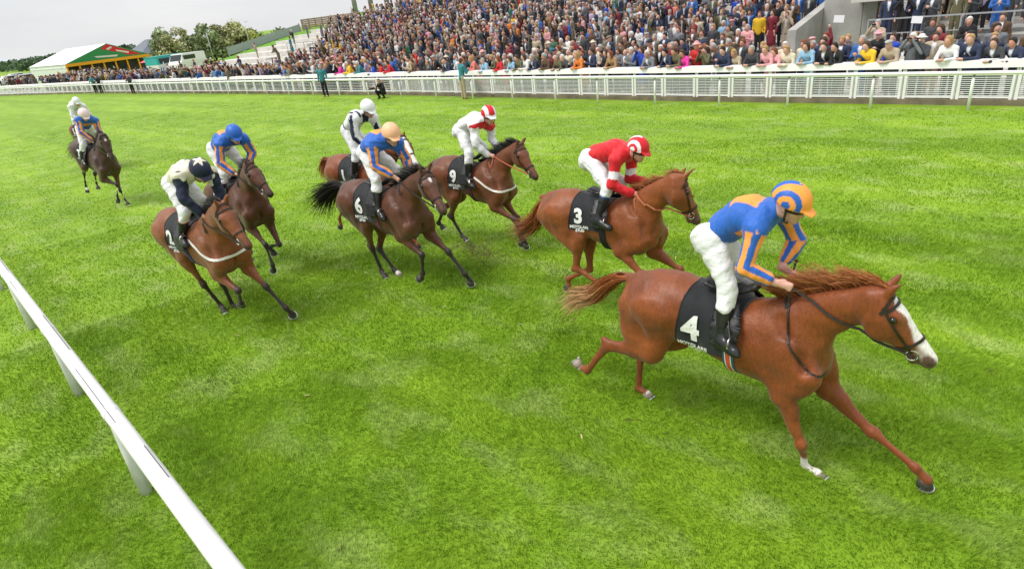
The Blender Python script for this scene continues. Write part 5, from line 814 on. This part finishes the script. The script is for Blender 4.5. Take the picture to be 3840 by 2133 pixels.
_t.links.new(_c.outputs['Object'], _n.inputs[0]); _t.links.new(_n.outputs['Fac'], _r.inputs[0]); _t.links.new(_o.outputs['Color'], _m.inputs[6]); _t.links.new(_a.outputs['Fac'], _m.inputs[0]); _t.links.new(_m.outputs[2], _s.inputs[0]); _t.links.new(_r.outputs[0], _s.inputs[3]); _t.links.new(_s.outputs[0], _b.inputs['Base Color'])
def person_parts(pose, v, fem=False, suit=False, skirt=False):
    """spectator of 1.72 m facing -y: returns dict of (V, F) for body, top, bottom"""
    P = A3; sw = .175 if fem else .20; lean = {'lean': .30, 'clap': .06, 'bino': .05}.get(pose, .0); zc = 1.38; ch = P(0, -lean * .75, zc - lean * .25); nk = P(0, -lean * .85, 1.49 - lean * .25); hd = P(0, -lean * 1.05 - .02, 1.625 - lean * .32); arms = {}
    for s in (-1, 1):
        sh = ch + P(s * sw, .0, .03)
        arms[s] = {'stand': [sh, sh + P(s * .05, .03, -.29), sh + P(s * .05, -.06, -.55), sh + P(s * .05, -.08, -.63)], 'lean': [sh, sh + P(s * .07, -.08, -.26), P(s * .10, -.56, 1.08), P(s * .02, -.60, 1.08)], 'clap': [sh, sh + P(s * .06, -.06, -.28), P(s * .05, -.36, 1.22), P(s * .02, -.40, 1.27)], 'bino': [sh, sh + P(s * .12, -.16, -.18), hd + P(s * .07, -.17, -.04), hd + P(s * .05, -.17, .0)], 'wave': [sh, sh + P(s * .12, -.10, .16 if s > 0 else -.28), sh + (P(.04, -.12, .46) if s > 0 else P(-.02, -.20, -.30)), sh + (P(.03, -.14, .54) if s > 0 else P(.0, -.26, -.26))]}[pose]
    lo, hi = (-.55, -.85, -.05), (.55, .4, 2.1); b = Field(lo, hi, v)
    b.blob(hd, (.078, .098, .115), .03); b.blob(hd + P(0, -.03, -.07), (.055, .06, .06), .04); b.loft([hd + P(0, -.095, .005), hd + P(0, -.108, -.03)], [.012, .016], k=.02); b.loft([ch, nk, hd - P(0, 0, .05)], [.10, .055, .055], k=.04); b.loft([P(0, 0, .95), ch], [.10, .11], [.13, .15], k=.03, up=(0, 1, 0))
    for s in (-1, 1):
        a = arms[s]; b.loft(a, [.045, .038, .03, .042], k=.03); b.loft([P(s * .09, 0, .93), P(s * .10, -.01, .5), P(s * .10, .01, .09)], [.075, .055, .04], k=.03); b.loft([P(s * .10, .02, .05), P(s * .11, -.16, .03)], [.045, .03], k=.02)
    t = Field(lo, hi, v); t.loft([P(0, 0, .90 if not skirt else .98), P(0, -.01, 1.12) + P(0, -lean * .3, 0), ch + P(0, 0, -.03), ch + P(0, 0, .06)], [.115, .115, .13, .085], [.165 if not fem else .15, .15 if not fem else .125, .185 if not fem else .16, .15], k=.03, up=(0, 1, 0))
    for s in (-1, 1): a = arms[s]; t.loft([a[0] - P(s * .05, 0, -.02), a[0]], [.07, .066], k=.04); t.loft(a[:3], [.062, .056, .045], k=.03)
    t.loft([ch + P(0, .02, .08), nk + P(0, .01, -.01)], [.075, .062], k=.02)
    m = Field(lo, hi, v)
    if skirt: m.loft([P(0, 0, 1.0), P(0, 0, .82), P(0, 0, .50)], [.11, .14, .16], [.13, .17, .20], k=.02, up=(0, 1, 0))
    else:
        for s in (-1, 1): m.loft([P(s * .085, 0, .95), P(s * .10, -.01, .5), P(s * .105, .01, .07)], [.095, .075, .062], k=.04)
    R = {}; R['body'] = b.mesh(); R['top'] = t.mesh(); R['bottom'] = m.mesh(); R['hd'] = hd; V = R['top'][0]; rel = V - ch
    R['shirt'] = (smooth_step(.0, .02, (.062 - np.abs(rel[:, 0])) - np.clip(-rel[:, 2], 0, 1) * .22) * (rel[:, 1] < -.02) * (rel[:, 2] < .12) * (rel[:, 2] > -.24)) if suit else np.zeros(len(V)); return R
def hair_mesh(kind, v):
    """hair and headgear around a head at the origin facing -y"""
    f = Field((-.26, -.26, -.45), (.26, .3, .3), v)
    if kind in ('short', 'bald'):
        f.blob((0, .012, .022), (.092, .112, .122), .01); f.plane((0, -.052, .045), -unit((0, 1, .9))); 
        if kind == 'bald': f.plane((0, 0, .045), (0, 0, 1))
    elif kind == 'long':
        f.blob((0, .015, .02), (.098, .116, .126), .01); f.loft([(0, .06, .0), (0, .085, -.16), (0, .075, -.29)], [.07, .06, .03], [.10, .10, .07], k=.04, up=(0, 1, 0)); f.plane((0, -.055, .04), -unit((0, 1, .55)))
    elif kind == 'flat_cap': f.blob((0, -.005, .07), (.10, .135, .05), .02); f.loft([(0, -.10, .062), (0, -.155, .045)], [.012, .008], [.07, .05], k=.02)
    elif kind == 'brim_hat': f.blob((0, 0, .09), (.085, .10, .085), .02); f.loft([(0, 0, .060), (0, 0, .075)], [.17, .165], [.15, .145], k=.02, up=(0, 1, 0), cap=.1)
    return f.mesh()
def lib(v):
    L = {}
    for pose in ('stand', 'lean', 'clap', 'bino', 'wave'):
        for g, kw in (('suit', dict(suit=True)), ('coat', {}), ('dress', dict(fem=True, skirt=True)), ('blouse', dict(fem=True))): L[pose, g] = person_parts(pose, v, **kw)
    for h_ in ('short', 'bald', 'long', 'flat_cap', 'brim_hat'): L[h_] = hair_mesh(h_, v * .8)
    return L
LIB = lib(.030); ME = {}
def shared(key, fn):
    if key not in ME: ME[key] = fn()
    return ME[key]
USED = set()
def spectator(x, y, z, rz, pose, garm, col, hairk, hairc, label, bot=None, skin=0, scale=1., extra=None, grp='spectators watching from the stand'):
    R = LIB[pose, garm]
    def mk(nm, V, F, m, at=None):
        me = ME.get(nm + str((pose, garm)))
        if me is None: o = mesh_obj(nm, V, F, m, None, True, at); ME[nm + str((pose, garm))] = o.data; return o
        o = bpy.data.objects.new(nm, me); COL.objects.link(o); return o
    b = mk('person', *R['body'], PBODY); b.location = (x, y, z); b.rotation_euler = (0, 0, rz); b.scale = (scale,) * 3; b.color = (*SK_[skin % 4], 1); tag(b, label, 'person', grp); USED.add(label)
    t = mk({'suit': 'jacket', 'coat': 'coat', 'dress': 'dress_top', 'blouse': 'blouse'}[garm], *R['top'], PTOP, {'shirt': R['shirt']}); t.parent = b; t.color = (*PC[col], 1)
    m = mk('skirt' if garm == 'dress' else 'trousers', *R['bottom'], PTOP, {'shirt': np.zeros(len(R['bottom'][0]))}); m.parent = b; m.color = (*PC[bot or (col if garm in ('dress', 'suit') else 'charcoal')], 1)
    hm = ME.get(hairk)
    nm = 'hair' if hairk in ('short', 'long', 'bald') else 'hat'
    if hm is None: o = mesh_obj(nm, *LIB[hairk], PTOP, None, True, {'shirt': np.zeros(len(LIB[hairk][0]))}); ME[hairk] = o.data
    else: o = bpy.data.objects.new(nm, hm); COL.objects.link(o)
    o.parent = b; o.location = tuple(R['hd']); o.color = (*(HC[hairc] if hairc in HC else PC[hairc]), 1); o.rotation_euler = (random.uniform(-.1, .2), 0, random.uniform(-.35, .35))
    if pose == 'bino':
        if 'bino' not in ME: mb = MB(); [mb.tube([(s * .032, -.03, 0), (s * .036, -.14, 0)], [.022, .03], 10, up=(0, 0, 1)) for s in (-1, 1)]; mb.box((-.02, -.08, -.012), (.02, -.05, .012)); q = mb.build('binoculars', mat('black_rubber', (.015, .015, .016), .5)); ME['bino'] = q.data
        else: q = bpy.data.objects.new('binoculars', ME['bino']); COL.objects.link(q)
        q.location = (x, y, z) ; q.rotation_euler = (0, 0, rz); hd_ = Vector(tuple(R['hd'] + A3(0, -.10, .0))) * scale; hd_.rotate(Matrix.Rotation(rz, 3, 'Z')); q.location = Vector((x, y, z)) + hd_; BL = ('binoculars of the ' + label.replace('person ', 'spectator ').replace('with binoculars ', '').replace(' looking through binoculars', '').replace(' with binoculars', '')); tag(q, BL, 'binoculars')
    return b
def at_y(px, py, y):
    v = CW + CR * ((px - 1920) / CAM_F) - CU * ((py - 1066.5) / CAM_F); return v[0] * y / v[1]
A_, B_ = 1860, 2820
FRONT = [ # place along the barrier in photo pixels, pose, garment, colour, head, head colour, label
 (A_ - 460, 'lean', 'coat', 'red', 'short', 'dark', 'person in a bright red coat at the barrier, beside one in royal blue'), (A_ - 490, 'lean', 'suit', 'royal', 'short', 'brown', 'person in a royal blue suit leaning beside the bright red coat'), (A_ - 540, 'lean', 'coat', 'teal', 'short', 'white', 'white-haired person in a teal coat leaning on the barrier'), (A_ - 580, 'lean', 'coat', 'yellow', 'short', 'white', 'white-haired person in a yellow coat far along the barrier'), (A_ - 615, 'lean', 'coat', 'magenta', 'short', 'brown', 'person in a magenta coat far along the barrier'),
 (A_ - 390, 'stand', 'suit', 'navy', 'short', 'brown', 'person in a navy suit with pale shirt beside a spectator in red'), (A_ - 425, 'lean', 'coat', 'red', 'long', 'brown', 'long-haired person in a red coat at the barrier beside a navy suit'), (A_ - 330, 'lean', 'blouse', 'brown', 'short', 'brown', 'person in a brown top with folded arms at the barrier'), (A_ - 300, 'stand', 'coat', 'olive', 'short', 'grey', 'grey-haired person in an olive coat right behind the barrier'), (A_ - 200, 'lean', 'suit', 'navy', 'short', 'dark', 'dark-haired person in a navy suit near the steward in the green coat'), (A_ - 150, 'clap', 'suit', 'charcoal', 'short', 'brown', 'person clapping in a charcoal suit and white shirt at the barrier'), (A_ - 95, 'lean', 'dress', 'coral', 'long', 'blonde', 'blonde person in a coral dress at the barrier'), (A_ - 50, 'lean', 'blouse', 'sky', 'short', 'grey', 'grey-haired person in a sky blue top at the barrier'),
 (A_ + 12, 'lean', 'dress', 'red', 'long', 'auburn', 'auburn-haired person in a red dress leaning on the barrier ledge'), (A_ + 55, 'lean', 'blouse', 'sky', 'long', 'brown', 'person in a pale blue top leaning on the barrier ledge'), (A_ + 85, 'lean', 'coat', 'olive', 'short', 'brown', 'brown-haired person in an olive jacket leaning on the ledge'), (A_ + 115, 'lean', 'blouse', 'white', 'long', 'brown', 'person in a white top with long brown hair on the ledge'), (A_ + 148, 'lean', 'suit', 'navy', 'short', 'grey', 'grey-haired person in a broad navy jacket leaning on the ledge'), (A_ + 195, 'lean', 'coat', 'brown', 'short', 'grey', 'grey-haired person in a dark brown jacket on the ledge'), (A_ + 237, 'lean', 'coat', 'olive', 'bald', 'grey', 'balding person in a dark olive jacket leaning on the ledge'), (A_ + 262, 'lean', 'coat', 'charcoal', 'short', 'white', 'white-haired person in a charcoal coat beside a balding one'), (A_ + 290, 'clap', 'suit', 'navy', 'short', 'grey', 'grey-haired person in a navy suit with hands raised at the ledge'), (A_ + 323, 'lean', 'dress', 'orange', 'long', 'blonde', 'blonde person in an orange dress leaning on the ledge'), (A_ + 352, 'clap', 'suit', 'navy', 'short', 'brown', 'brown-haired person in a navy suit beside the orange dress'), (A_ + 408, 'clap', 'blouse', 'black', 'long', 'brown', 'person in a black top with long brown hair holding up a phone'), (A_ + 447, 'lean', 'coat', 'tan', 'long', 'auburn', 'auburn-haired person in a tan coat at the ledge'), (A_ + 503, 'clap', 'coat', 'grey', 'short', 'white', 'white-haired person in a grey jacket behind the ledge'), (A_ + 543, 'bino', 'dress', 'royal', 'long', 'brown', 'person in a royal blue dress looking through binoculars'), (A_ + 592, 'lean', 'suit', 'grey', 'short', 'white', 'white-haired person in a grey suit leaning on the ledge'), (A_ + 665, 'lean', 'suit', 'navy', 'short', 'dark', 'black-haired person in a navy suit beside the magenta top'), (A_ + 700, 'lean', 'coat', 'olive', 'short', 'brown', 'person in an olive coat behind the magenta top'), (A_ + 728, 'lean', 'blouse', 'magenta', 'long', 'brown', 'person in a magenta top with long brown hair on the ledge'), (A_ + 786, 'bino', 'coat', 'olive', 'short', 'brown', 'person in an olive brown coat looking through binoculars'), (A_ + 851, 'clap', 'coat', 'navy', 'short', 'blonde', 'fair-haired person in a navy coat with hands together at the ledge'), (A_ + 882, 'lean', 'coat', 'navy', 'short', 'dark', 'dark-haired person in a navy coat leaning beside a fair-haired one'), (A_ + 920, 'lean', 'dress', 'beige', 'long', 'blonde', 'blonde person in a beige dress leaning on the ledge'),
 (B_ + 26, 'lean', 'coat', 'charcoal', 'short', 'grey', 'grey-haired person in a dark charcoal jacket beside the pale pink dress'), (B_ + 76, 'lean', 'dress', 'pink', 'short', 'blonde', 'short-haired blonde person in a pale pink dress on the ledge'), (B_ + 116, 'lean', 'blouse', 'pink', 'long', 'auburn', 'auburn-haired person in a pink top on the ledge'), (B_ + 158, 'lean', 'coat', 'cream', 'long', 'blonde', 'blonde person in a cream coat on the ledge'), (B_ + 195, 'stand', 'coat', 'cream', 'long', 'auburn', 'auburn-haired person in a cream coat just behind the ledge'), (B_ + 228, 'lean', 'dress', 'sky', 'long', 'brown', 'person in a sky blue dress with long brown hair on the ledge'), (B_ + 266, 'stand', 'suit', 'navy', 'short', 'brown', 'person in a navy suit standing beside the sky blue dress'), (B_ + 302, 'lean', 'suit', 'black', 'short', 'brown', 'brown-haired person in a black suit and white shirt on the ledge'), (B_ + 346, 'lean', 'suit', 'black', 'short', 'dark', 'dark-haired person in a black suit leaning on the ledge'), (B_ + 414, 'clap', 'suit', 'blue', 'short', 'grey', 'grey-haired person clapping in a bright blue suit'), (B_ + 466, 'lean', 'coat', 'yellow', 'long', 'brown', 'person in a yellow jacket with long brown hair on the ledge'), (B_ + 540, 'lean', 'coat', 'beige', 'flat_cap', 'grey', 'person in a beige jacket and grey flat cap on the ledge'), (B_ + 600, 'bino', 'coat', 'grey', 'short', 'white', 'white-haired person in a grey coat looking through binoculars'), (B_ + 636, 'bino', 'coat', 'charcoal', 'brim_hat', 'white', 'person in a charcoal coat and white brimmed hat with binoculars'), (B_ + 758, 'lean', 'blouse', 'white', 'long', 'blonde', 'blonde person in a white top bending over the ledge'), (B_ + 850, 'lean', 'suit', 'navy', 'short', 'blonde', 'fair-haired person in a navy suit leaning on the ledge'), (B_ + 930, 'lean', 'suit', 'charcoal', 'short', 'brown', 'brown-haired person in a charcoal suit leaning on the ledge'), (B_ + 1005, 'lean', 'suit', 'navy', 'short', 'dark', 'dark-haired person in a navy suit at the edge of the picture'),
]
FX = []
for px, pose, g, c, hk, hc, lb in FRONT:
    x = at_y(px, 190, 21.6); y = ky(x) + .62 + random.uniform(-.03, .05) + (.12 if pose != 'lean' else 0); face = math.atan2(-x * .35, y) * .9
    spectator(x, y, .06, -.35 + random.uniform(-.25, .2), pose, g, c, hk, hc, lb, {'black': 'black'}.get(c), random.randrange(4), random.uniform(.95, 1.04)); FX.append((x, y))
# people between the rail and the barrier, on the turf
TF = 'people working between the rail and the crowd barrier'
spectator(-33.1, 20.85, 0, .5, 'stand', 'coat', 'teal', 'short', 'grey', 'person in a dark green coat and black trousers standing behind the far rail', 'black', 1, 1.02, grp=TF)
spectator(-21.5, 20.72, 0, 2.9, 'clap', 'coat', 'teal', 'short', 'brown', 'person in a teal coat and beige trousers seen from behind at the far rail', 'beige', 2, 1.03, grp=TF)
for x, y, c, lb in ((-74.4, 21.0, 'teal', 'person in dark teal clothes standing behind the far left end of the rail'), (-72.4, 20.9, 'black', 'person in black crouching with a camera at the far end of the rail'), (-64.1, 20.95, 'charcoal', 'person in charcoal clothes standing at the far end of the rail')): spectator(x, y, 0, .6, 'clap', 'coat', c, 'short', 'dark', lb, 'black', 1, 1.0, grp=TF)
def croucher(x, y):
    f = Field((-.5, -.7, -.02), (.5, .5, 1.1), .022); P = A3; f.blob((0, -.12, .88), (.08, .10, .115), .03); f.loft([P(0, .08, .28), P(0, .05, .5), P(0, -.06, .70)], [.13, .13, .11], [.16, .17, .17], k=.04, up=(0, 1, 0)); f.loft([P(0, -.06, .72), P(0, -.11, .84)], [.06, .05], k=.03)
    for s in (-1, 1): f.loft([P(s * .17, -.03, .68), P(s * .22, -.18, .48), P(s * .08, -.38, .56)], [.055, .048, .04], k=.03); f.loft([P(s * .10, .08, .24), P(s * .17, -.26, .38), P(s * .15, -.08, .05)], [.09, .07, .05], k=.03); f.loft([P(s * .15, -.06, .04), P(s * .16, -.24, .03)], [.045, .03], k=.02)
    V, F = f.mesh(); C = C_(len(V), (.014, .014, .016)); hm = np.linalg.norm(V - P(0, -.12, .88), axis=1) < .135; C[hm] = (.52, .28, .2); C[hm & ((V[:, 2] > .92) | (V[:, 1] > -.1))] = HC['brown']; hn = np.linalg.norm(V - P(0, -.40, .57), axis=1) < .11; C[hn] = (.52, .28, .2); o = mesh_obj('person', V, F, mat('photographer', attr='col', rough=.75), None, attrs={'col': C}); o.location = (x, y, 0); o.rotation_euler = (0, 0, .25); tag(o, 'person in black crouching with a camera in front of the barrier', 'person', TF)
    c = empty('camera_body', (x - .10, y - .45, .56), (0, 0, .25)); tag(c, 'black camera with a long lens held by the crouching photographer', 'camera'); mb = MB(); mb.box((-.07, -.03, -.045), (.07, .04, .055)); mb.build('housing', mat('black_rubber', (.015, .015, .016)), c); mb = MB(); mb.tube([(0, -.031, 0), (0, -.13, 0), (0, -.26, 0)], [.035, .038, .05], 12, up=(0, 0, 1)); mb.build('lens', mat('black_rubber'), c)
croucher(-27.6, 20.72)
# individuals: everybody else near enough to pick out
COLN = dict(navy='navy', black='black', charcoal='charcoal', grey='grey', blue='bright blue', royal='royal blue', sky='pale blue', white='white', cream='cream', beige='beige', tan='tan', brown='brown', olive='olive', green='dark green', red='red', burgundy='burgundy', pink='pink', magenta='magenta', coral='coral', yellow='yellow', orange='orange', purple='purple', teal='teal', tweed='tweed', lilac='lilac')
CW_ = ['navy'] * 12 + ['black'] * 9 + ['charcoal'] * 10 + ['grey'] * 5 + ['tweed', 'beige', 'cream', 'white', 'burgundy', 'brown'] + ['blue', 'blue', 'royal', 'sky', 'sky', 'white', 'white', 'white', 'cream', 'cream', 'beige', 'beige', 'tan', 'brown', 'brown', 'olive', 'olive', 'green', 'red', 'burgundy', 'burgundy', 'pink', 'pink', 'coral', 'yellow', 'orange', 'teal', 'tweed', 'lilac']
def place(x, y, tier):
    if tier: zone = 'on the balcony stand' if y > 27.6 else 'on the steps below the balcony rail'
    elif y > 24: zone = 'low on the terrace ' + ('beside the tall grey wall' if x > -13 else 'behind the long barred railing' if x > -19 else 'near the short grey railings' if x > -25 else 'below the sloping parapet' if x > -33 else 'beyond the sloping parapet')
    else: zone = 'on the paved strip ' + ('below the tall grey wall' if x > -13 else 'opposite the long barred railing' if x > -19 else 'near the photographer' if x > -29 else 'beyond the photographer' if x > -40 else 'towards the marquee')
    return zone
def rnd_person(tier):
    fem = random.random() < .42; g = random.choice(['dress', 'blouse', 'coat']) if fem else random.choice(['suit', 'suit', 'suit', 'coat']); c = random.choice(CW_ if not fem else CW_[16:])
    if g == 'suit': c = random.choice(['navy', 'navy', 'navy', 'black', 'charcoal', 'charcoal', 'grey', 'blue', 'tweed', 'beige', 'brown', 'olive'])
    hk = random.choice(['long', 'long', 'long', 'short', 'short', 'brim_hat']) if fem else random.choice(['short'] * 7 + ['bald', 'bald', 'flat_cap']); hc = random.choice(list(HC)) if hk not in ('flat_cap', 'brim_hat') else random.choice(['grey', 'tweed', 'navy', 'cream', 'pink', 'black']); pose = random.choice(['stand', 'stand', 'clap', 'clap', 'lean', 'bino', 'wave'] if not fem else ['stand', 'stand', 'clap', 'clap', 'wave']); return g, c, hk, hc, pose
GN = dict(suit='suit', coat='coat', dress='dress', blouse='top'); PN = dict(stand='standing', clap='clapping', lean='bending forward', bino='with binoculars', wave='with one arm raised')
spots = []
for row, (yy, n, x0, x1) in enumerate(((22.15, 60, -46, -.2), (22.8, 55, -44, -9.6), (23.5, 46, -40, -9.8), (24.9, 32, -34, -9.8), (26.0, 26, -30, -10))):
    for i in range(n): x = x0 + (x1 - x0) * (i + random.uniform(.15, .85)) / n; spots.append((x, yy + random.uniform(-.25, .25), surf(yy) if yy > 24 else .06, 0))
for yy, n, x0, x1 in ((23.2, 14, -7.5, 2.2), (25.2, 7, -6.2, 2), (28.15, 17, -6.3, 2.6), (29.2, 16, -6.5, 2.8), (30.4, 12, -6.4, 3)):
    for i in range(n): x = x0 + (x1 - x0) * (i + random.uniform(.15, .85)) / n; spots.append((x, yy + random.uniform(-.2, .2), TB(yy) + .17 * (yy > 27.6) if yy > 27.6 else .06 + max(0, yy - 24.2) * .166, 1))
spots.sort(key=lambda s: math.hypot(s[0], s[1])); taken = [(x, y) for x, y in FX]; n_ind = 0; rest = []
for x, y, z, tier in spots:
    if any((x - a) ** 2 + (y - b) ** 2 < .115 for a, b in taken): continue
    if 27.9 < y and abs(x + 32) < .7 or (-9.6 < x < -8.7 and y > 26.8): continue
    taken.append((x, y))
    if n_ind >= 238: rest.append((x, y, z)); continue
    for _ in range(200):
        g, c, hk, hc, pose = rnd_person(tier); head = {'short': '%s-haired', 'long': 'long-haired %s', 'bald': 'balding %s', 'flat_cap': '%s flat-capped', 'brim_hat': '%s-hatted'}[hk] % (hc if hc in HC or hc in PC else hc)
        lb = f"{head} person {PN[pose]} in {COLN[c]} {GN[g]} {place(x, y, tier)}"
        if lb not in USED and len(lb.split()) <= 16 - (pose == 'bino'): break
    spectator(x, y, z, math.atan2(x * .45, y) + random.uniform(-.35, .35), pose, g, c, hk, hc, lb, random.choice([None, 'navy', 'grey', 'beige', 'black']) if g in ('coat', 'blouse') else None, random.randrange(4), random.uniform(.93, 1.06)); n_ind += 1
# the rest of the crowd, far up the terrace and away along the barrier, as one mass
def crowd():
    L = lib(.058); r = np.random.default_rng(12); pts = list(rest)
    def fill(x0, x1, y0, y1, row, sp, zf, dens):
        for y in np.arange(y0, y1, row):
            for x in np.arange(x0, x1, sp):
                xx, yy = x + r.uniform(-.2, .2), y + r.uniform(-.15, .15)
                if r.uniform() < dens(xx, yy): pts.append((xx, yy, zf(yy)))
    ok = lambda x, y: 0. if (abs(x + 32) < .6 and y > 28) else 1.
    fill(-31.3, -9.7, 26.9, 50.8, .92, .50, surf, lambda x, y: .90 * ok(x, y) * (1 if y > 27.4 or x < -29 else .6) * (.25 if min(abs(x + 26.5), abs(x + 20.8), abs(x + 15.2)) < .45 else 1.) * (1 - .45 * (vnoise(A3(x, y, 0)[None], 1.1, 31)[0] > .45))); fill(-64.5, -32.6, 24.4, 50.8, .92, .50, surf, lambda x, y: ok(x, y) * np.clip((x + 46. + max(0, y - 30) * 1.25) / 6 + .35, .012, .84) * (y < 42.6 or 44.2 < y < 45.5 + (x + 60) * .36)); fill(-118, -46, 21.9, 24.2, .62, .55, lambda y: .06, lambda x, y: .80 if x > -96 else .22); fill(-46, -34, 22.3, 24.2, .6, .55, lambda y: .06, lambda x, y: .5); fill(-6.4, 3.4, 31.2, 43, 1.0, .58, lambda y: TB(y) + .17, lambda x, y: .8); fill(-66, -52, 24.3, 26.4, 1., .6, surf, lambda x, y: .3); fill(-112, -98, 27, 33, 1.2, .9, lambda y: 0., lambda x, y: .4); fill(-98, -70, 24.6, 27, 1., .7, lambda y: 0., lambda x, y: .3)
    keys = [k for k in L if isinstance(k, tuple)]; Vs, Fs, Cs = [], [], []; k = 0
    for x, y, z in pts:
        if any(abs(x - a) < .3 and abs(y - b) < .3 for a, b in taken[-1:]): pass
        g, c, hk, hc, pose = rnd_person(0); R = L[pose, g]; a = math.atan2(x * .5, y) + r.uniform(-.4, .4); ca, sa = math.cos(a), math.sin(a); s = r.uniform(.93, 1.06); M = np.array(((ca, -sa, 0), (sa, ca, 0), (0, 0, 1))) * s
        bot = PC[random.choice(['navy', 'black', 'charcoal', 'grey'])] if g in ('coat', 'blouse') else PC[c]; tc_ = np.array(PC[c])[None] * (1 - R['shirt'][:, None]) + np.array((.66, .68, .72)) * R['shirt'][:, None]
        for (V, F), C in ((R['body'], np.array(SK_[r.integers(4)])), (R['top'], tc_), (R['bottom'], np.array(bot)), ((L[hk][0] + R['hd'], L[hk][1]), np.array(HC[hc] if hc in HC else PC[hc]))):
            Vs.append(V @ M.T + (x, y, z)); Fs.append(F + k); Cs.append(np.broadcast_to(C * .82, V.shape)); k += len(V)
    o = mesh_obj('crowd', np.concatenate(Vs), np.concatenate(Fs), mat('crowd_clothes', attr='col', rough=.8), smooth=True, attrs={'col': np.concatenate(Cs)}); tag(o, 'dense crowd of racegoers filling the far terraces and the rail towards the marquee', 'crowd', kind='stuff'); print('crowd', len(pts), k, 'individuals', n_ind + len(FRONT))
crowd()
# signs held up or fixed among the crowd
for px, py, y, lb in ((3146, 72, 25.6, 'white paper sign above a spectator in blue beside the grey wall'), (3439, 75, 27.72, 'white paper sign tied to the balcony railing')):
    x = at_y(px, py, y); v = CW + CR * ((px - 1920) / CAM_F) - CU * ((py - 1066.5) / CAM_F); z = CAM_H + v[2] * y / v[1]; mb = MB(); mb.box((-.17, -.006, -.12), (.17, .006, .12)); o = mb.build('paper_sign', mat('paper', (.76, .77, .79), .7)); o.location = (x, y, z); o.rotation_euler = (0, .08, 0); tag(o, lb, 'sign')
    if y < 27: mb = MB(); mb.tube([(0, .02, -1.75), (0, .02, .05)], .015, 6); p = mb.build('pole', STEEL_, o)
# turf kicked up behind the hooves
r_ = np.random.default_rng(9); mb = MB(); v_ = CW + CR * ((1790 - 1920) / CAM_F) - CU * ((945 - 1066.5) / CAM_F); c_ = A3(0, 0, CAM_H) + v_ * (6.45 / v_[1])
for i in range(1900):
    q = r_.normal(0, 1, 3); c = c_ + A3(1, .1, -.12) * q[0] * .28 + A3(-.1, .05, 1) * q[1] * .075 + A3(0, q[2] * .12, 0) + A3(0, 0, .02); s = r_.uniform(.0025, .0075) * (1 + (r_.uniform() < .03) * 1.5); c[2] = max(c[2], .02); mb.sphere(c, (s, s * r_.uniform(.6, 1.2), s * .7), 5, 4)
tag(mb.build('kicked_up_turf', mat('loose_soil', (.17, .125, .065), .95, var=.4, vscale=20)), 'brown spray of soil kicked up behind the galloping hooves', 'soil', kind='stuff')
r_ = np.random.default_rng(10); mb = MB()
for i in range(34):
    x, y = -r_.uniform(1, 15), r_.uniform(2, 9); a = r_.uniform(0, 6.3); L = r_.uniform(.02, .06); mb.bar((x, y, .045), (x + L * math.cos(a), y + L * math.sin(a), .06), .012, .006)
tag(mb.build('straw_bits', mat('dry_straw', (.50, .44, .24), .9)), 'scattered bits of dry torn grass lying on the turf', 'straw', kind='stuff')
